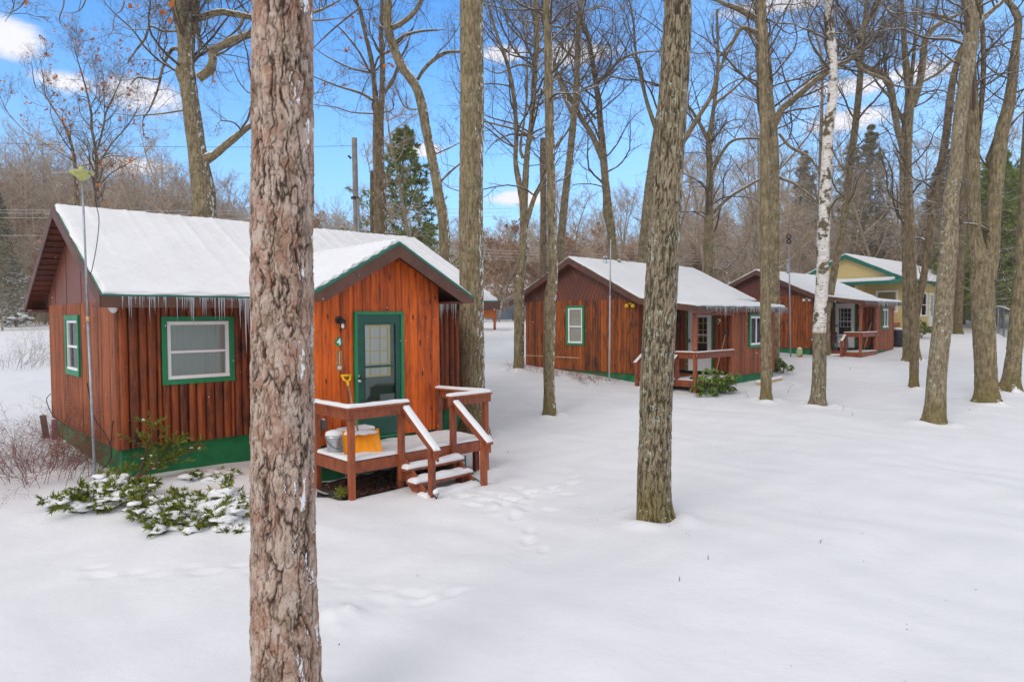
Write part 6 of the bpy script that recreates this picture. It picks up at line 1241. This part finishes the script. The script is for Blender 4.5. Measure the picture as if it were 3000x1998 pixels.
    m.build('post', M['rail'], r); icicles(r, (-2.4, -.32, zt-.05), (1.85, -.32, zt-.05), 40, .1, .5, 5, .012)
    a = at(1495, 860, 75); g = gz(a[0], a[1]); r = thing('shed', 'distant blue-grey building with a snowy roof glimpsed left of the number 3 cabin', 'shed', (a[0], a[1], g), .1); m = MB(); m.box((-2.6, 0, -1), (2.2, 5, 3.0)); m.build('wall', M['bluegrey'], r); m = MB(); m.slab([(-2.9, -.3, 3.0), (2.5, -.3, 3.0), (2.5, 2.5, 4.0), (-2.9, 2.5, 4.0)], (0, 0, -.15)); m.slab([(2.5, 5.3, 3.0), (-2.9, 5.3, 3.0), (-2.9, 2.5, 4.0), (2.5, 2.5, 4.0)], (0, 0, -.15)); m.build('roof', M['snow'], r)

def debris():
    r = rs(31)
    for k, (x, y, lab) in enumerate(((1490, 1325, 'curled brown dead leaf on the snow right of the near steps'), (2492, 1080, 'small reddish dead leaf on the snow below the birch'), (2842, 1202, 'dark speck of leaf on the snow between the stout trunk and the speckled trunk'), (2665, 1840, 'tiny leaf scrap on the snow near the lower right corner'))):
        g = hit(x, y); b = leafbag(r, np.array([[0, 0, .015]]), .055 if k < 2 else .03, 3); o = b.build('dead_leaf', M['litter'], None, loc=tuple(g)); tag(o, lab, 'leaf', 'dead leaves on the snow')
    for k, (x, y, h, lab) in enumerate(((2468, 1203, .16, 'short dark twig poking from the snow under the birch, nearer one'), (2499, 1218, .12, 'short dark twig poking from the snow right of its neighbour'), (2305, 1152, .3, 'thin twig lying by the pair of trunks'), (2194, 1165, .2, 'single upright twig right of the leafy bush'), (2075, 1640, .05, 'tiny grass stem in the open snow'), (1990, 1700, .035, 'tiny twig in the lower middle snow'), (2400, 1590, .05, 'pale straw on the snow at the right'))):
        g = hit(x, y); m = MB(); a = r.rand()*6; m.tube([(0, 0, -.05), (.3*h*math.cos(a), .3*h*math.sin(a), h*.6), (.8*h*math.cos(a), .6*h*math.sin(a), h)], [.005, .004, .002], 5); tag(m.build('twig', M['twig'], None, loc=tuple(g)), lab, 'twig', 'twigs in the snow')

def bark_bits():
    r = rs(71); P = []
    for b_, R_ in TREES:
        if b_[1] < 24:
            for k in range(22): a = r.rand()*6.28; d = R_*1.4+abs(r.normal(0, .55)); x, y = b_[0]+d*math.cos(a), b_[1]+d*math.sin(a); P.append((x, y, gz(x, y)+.045*math.exp(-((d-R_*1.7)/.16)**2)+.02))
    for k in range(70): y = 5+14*r.rand(); x = (r.rand()*1.3-.55)*y; P.append((x, y, gz(x, y)+.01))
    tag(leafbag(r, np.array(P), .011, 1).build('bark_bits', M['litter']), 'tiny bits of bark and needles scattered on the snow', kind='stuff')

def snowfall():
    r = rs(55); n = 1500; y = 5+24*r.rand(n)**.8; x = (r.rand(n)*2-1)*y*.8; z = H+(r.rand(n)*1.1-.6)*y*.5; k = z > ground(x, y); C = np.stack([x, y, z], 1)[k]; b = Bag(); V0 = np.array([[1, 0, 0], [-1, 0, 0], [0, 1, 0], [0, -1, 0], [0, 0, 1], [0, 0, -1.]]); F0 = np.array([[0, 2, 4], [2, 1, 4], [1, 3, 4], [3, 0, 4], [2, 0, 5], [1, 2, 5], [3, 1, 5], [0, 3, 5]])
    s = (.0022+.0026*r.rand(len(C)))[:, None, None]; V = C[:, None]+V0[None]*s*np.array([1, 1, 1.5]); b.add(V.reshape(-1, 3), (F0[None]+(np.arange(len(C))*6)[:, None, None]).reshape(-1, 3)); tag(b.build('snowflakes', M['snow']), 'sparse snowflakes drifting through the air', kind='stuff')

def haze():
    m = bpy.data.materials.new('winter_air'); m.use_nodes = True; t = m.node_tree; t.nodes.clear(); o = t.nodes.new('ShaderNodeOutputMaterial'); v = t.nodes.new('ShaderNodeVolumePrincipled')
    v.inputs['Density'].default_value = .0008; v.inputs['Color'].default_value = (.93, .93, .94, 1); t.links.new(v.outputs[0], o.inputs['Volume'])
    b = MB(); b.box((-430, -70, -2), (430, 620, 48)); tag(b.build('haze', m), 'thin winter haze', kind='stuff')

def world():
    w = bpy.data.worlds.new('World'); SC.world = w; w.use_nodes = True; t = w.node_tree; t.nodes.clear()
    class W(NT):
        def __init__(s): s.t = t; s.tc = None
    n = W(); out = n.n('ShaderNodeOutputWorld'); bg = n.n('ShaderNodeBackground'); n.l(bg.outputs[0], out.inputs[0]); tc = n.n('ShaderNodeTexCoord'); sp = n.n('ShaderNodeSeparateXYZ'); n.l(tc.outputs['Generated'], sp.inputs[0])
    sky = n.n('ShaderNodeTexSky'); sky.sky_type = 'NISHITA'; sky.sun_disc = False; sky.sun_elevation = math.radians(SUN_EL); sky.sun_rotation = math.radians(SUN_ROT); sky.air_density = 1.; sky.dust_density = .3; sky.ozone_density = 2.
    z = sp.outputs[2]
    hs = n.n('ShaderNodeHueSaturation'); hs.inputs['Saturation'].default_value = 1.22; hs.inputs['Value'].default_value = 1.0; n.l(sky.outputs[0], hs.inputs['Color'])
    base = n.mix(1., hs.outputs[0], SKYTINT, 'MULTIPLY')
    base = n.mix(n.math('ADD', n.ramp(z, -.1, .46, .85, .0), n.ramp(sp.outputs[0], -.1, .45, 0, .3), clamp=True), base, HORIZ)
    # clouds: a noise veil that closes overhead and behind the camera, small puffs in the blue
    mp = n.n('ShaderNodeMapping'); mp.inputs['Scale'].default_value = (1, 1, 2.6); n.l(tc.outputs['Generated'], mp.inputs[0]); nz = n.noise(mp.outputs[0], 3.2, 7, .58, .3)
    def puff(px_, py_, wx, wz):
        d = ray(px_, py_); d = d/np.linalg.norm(d); v = n.n('ShaderNodeVectorMath', operation='SUBTRACT'); n.l(tc.outputs['Generated'], v.inputs[0]); v.inputs[1].default_value = tuple(d)
        s = n.n('ShaderNodeVectorMath', operation='MULTIPLY'); n.l(v.outputs[0], s.inputs[0]); s.inputs[1].default_value = (1/wx, 1/wx, 1/wz); l = n.n('ShaderNodeVectorMath', operation='LENGTH'); n.l(s.outputs[0], l.inputs[0])
        return n.ramp(n.math('ADD', l.outputs['Value'], n.math('MULTIPLY', n.math('SUBTRACT', nf, .5), 1.3)), 1.0, .35)
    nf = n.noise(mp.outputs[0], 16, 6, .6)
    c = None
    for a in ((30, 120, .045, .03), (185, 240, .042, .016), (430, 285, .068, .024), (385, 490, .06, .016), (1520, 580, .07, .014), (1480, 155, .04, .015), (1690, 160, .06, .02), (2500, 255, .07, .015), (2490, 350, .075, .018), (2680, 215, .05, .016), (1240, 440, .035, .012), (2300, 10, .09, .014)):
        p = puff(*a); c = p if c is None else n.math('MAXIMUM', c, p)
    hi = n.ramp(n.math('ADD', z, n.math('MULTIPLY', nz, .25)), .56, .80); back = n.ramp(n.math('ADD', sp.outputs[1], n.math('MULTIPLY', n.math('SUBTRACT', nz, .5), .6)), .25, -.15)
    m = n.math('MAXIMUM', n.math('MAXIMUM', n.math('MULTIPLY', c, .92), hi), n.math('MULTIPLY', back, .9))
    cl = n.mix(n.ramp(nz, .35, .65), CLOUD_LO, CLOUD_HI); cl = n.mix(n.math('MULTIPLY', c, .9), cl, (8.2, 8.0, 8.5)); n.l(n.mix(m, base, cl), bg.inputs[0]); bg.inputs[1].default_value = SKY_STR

SUN_EL, SUN_ROT = 34., 215.
SKY_STR = .12
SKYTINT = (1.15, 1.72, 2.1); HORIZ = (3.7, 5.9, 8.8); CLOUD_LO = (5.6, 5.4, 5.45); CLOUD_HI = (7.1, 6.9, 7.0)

def light_camera():
    l = bpy.data.lights.new('sun', 'SUN'); l.energy = 1.2; l.angle = math.radians(28); l.color = (1, .95, .88); o = bpy.data.objects.new('sun', l); COL.objects.link(o)
    # Nishita rotation is clockwise from +Y seen from above
    a = math.radians(SUN_ROT); e = math.radians(SUN_EL); d = Vector((math.sin(a)*math.cos(e), math.cos(a)*math.cos(e), math.sin(e))); o.rotation_euler = d.to_track_quat('Z', 'Y').to_euler()
    c = bpy.data.cameras.new('camera'); c.sensor_width = 36; c.lens = F*36/3000; c.clip_start = .05; c.clip_end = 2000; o = bpy.data.objects.new('camera', c); COL.objects.link(o)
    R = Matrix((RM[0], -RM[1], -RM[2])).transposed(); o.matrix_world = Matrix.Translation((0, 0, H)) @ R.to_4x4(); SC.camera = o
    v = SC.view_settings; v.view_transform = 'Standard'; v.look = 'None'; v.gamma = 1; v.exposure = EXPO; v.use_curve_mapping = False
    SC.render.resolution_x = 1024; SC.render.resolution_y = 681; SC.cycles.use_denoising = True
    try: SC.cycles.denoiser = 'OPENIMAGEDENOISE'; SC.cycles.denoising_input_passes = 'RGB_ALBEDO_NORMAL'
    except Exception: pass
    SC.cycles.volume_bounces = 0; SC.cycles.max_bounces = 6; SC.cycles.diffuse_bounces = 3; SC.cycles.glossy_bounces = 2; SC.cycles.transmission_bounces = 5; SC.cycles.transparent_max_bounces = 8; SC.cycles.caustics_reflective = False; SC.cycles.caustics_refractive = False
EXPO = .18

C3U, C2U = 2.45, 2.1
P3 = dict(W=5.0, L=7.6, U=C3U, U2=5.7, vr=2.55, zr=3.93, ze=2.45, se=2.155, sv=-2.43, seed=301, win=(2.143, 2.952, .857, 2.251), win2=(3.586, 4.75, .762, 1.927), door=(-1.45, -.45, -.05, 2.10), numv=-1.69, vents=((1.25, 2.2, .28, 'galv'), (2.3, 2.35, .16, 'drip'), (4.6, 2.4, .10, 'galv')))
P2 = dict(W=5.0, L=7.6, U=C2U, U2=4.75, vr=2.45, zr=3.70, ze=2.42, se=2.12, sv=-2.43, seed=401, win=None, win2=(2.85, 3.85, .84, 1.87), door=(-1.28, -.30, -.05, 2.12), numv=-1.45, vents=((2.6, 2.2, .75, 'steel'), (6.6, 2.2, .65, 'wire')))

def main():
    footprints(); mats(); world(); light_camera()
    for fr, u, v in ((C4, 2.35, -3.2),): pass
    cabin_near(); cabin_far(C3, 'middle cabin with a diagonal-boarded gable and corner porch, number 3 beside its white door', '3', P3); cabin_far(C2, 'farthest brown cabin, partly hidden by the birch, number 2 by its white door', '2', P2, True); yellow_house()
    main_trees()
    near_props(); far_props(); masts(); bark_bits(); wires(); fence(); debris()
    juniper('low juniper with snow cushions, left one in front of the nearest cabin foundation', (292, 1472), .64, 71, 34); juniper('upright juniper branch leaning up against the green foundation', (400, 1405), .80, 74, 3, lean=(.60, -.05, .80), tall=3)
    juniper('broad juniper with snow cushions beside the pine trunk', (590, 1515), .75, 72, 34); juniper('small juniper sprays just touching the pine trunk, lowest one', (725, 1545), .42, 73, 16)
    juniper('small sparse evergreen tuft between the two junipers by the foundation', (615, 1400), .3, 75, 8)
    twigshrub('bare_shrub', 'wide reddish leafless shrub at the left corner of the nearest cabin', hit(95, 1390), 190, 1.05, 2.7, 81, lev=((7, .5), (5, .5)), heads=True)
    twigshrub('bare_shrub', 'dark leafless bush on the snowbank at the far left edge', hit(30, 1075), 70, 1.5, 3.0, 82, 'twig')
    for k, (x, y, lab) in enumerate(((1545, 1085, 'sparse bare stems at the left foot of the number 3 cabin'), (1650, 1100, 'low reddish brush in the snow under the number 3 cabin window'), (1750, 1118, 'reddish brush in the snow left of the thin pale pole'))): twigshrub('bare_shrub', lab, hit(x, y), 26+10*k, .42, 1.3, 83+k, rad=.004)
    g = hit(2095, 1155); rhodo('drooping-leaved rhododendron in front of the number 3 cabin porch', g, 22, .74, 91, 1.35); g = hit(2292, 1096); rhodo('small drooping-leaved bush at the right corner of the number 3 cabin', g, 5, .5, 92)
    g = hit(2700, 990); rhodo('dark leafy shrub by the steps of the yellow house', g, 12, .9, 93)
    woods(); snowfall(); terrain(); haze()

main()
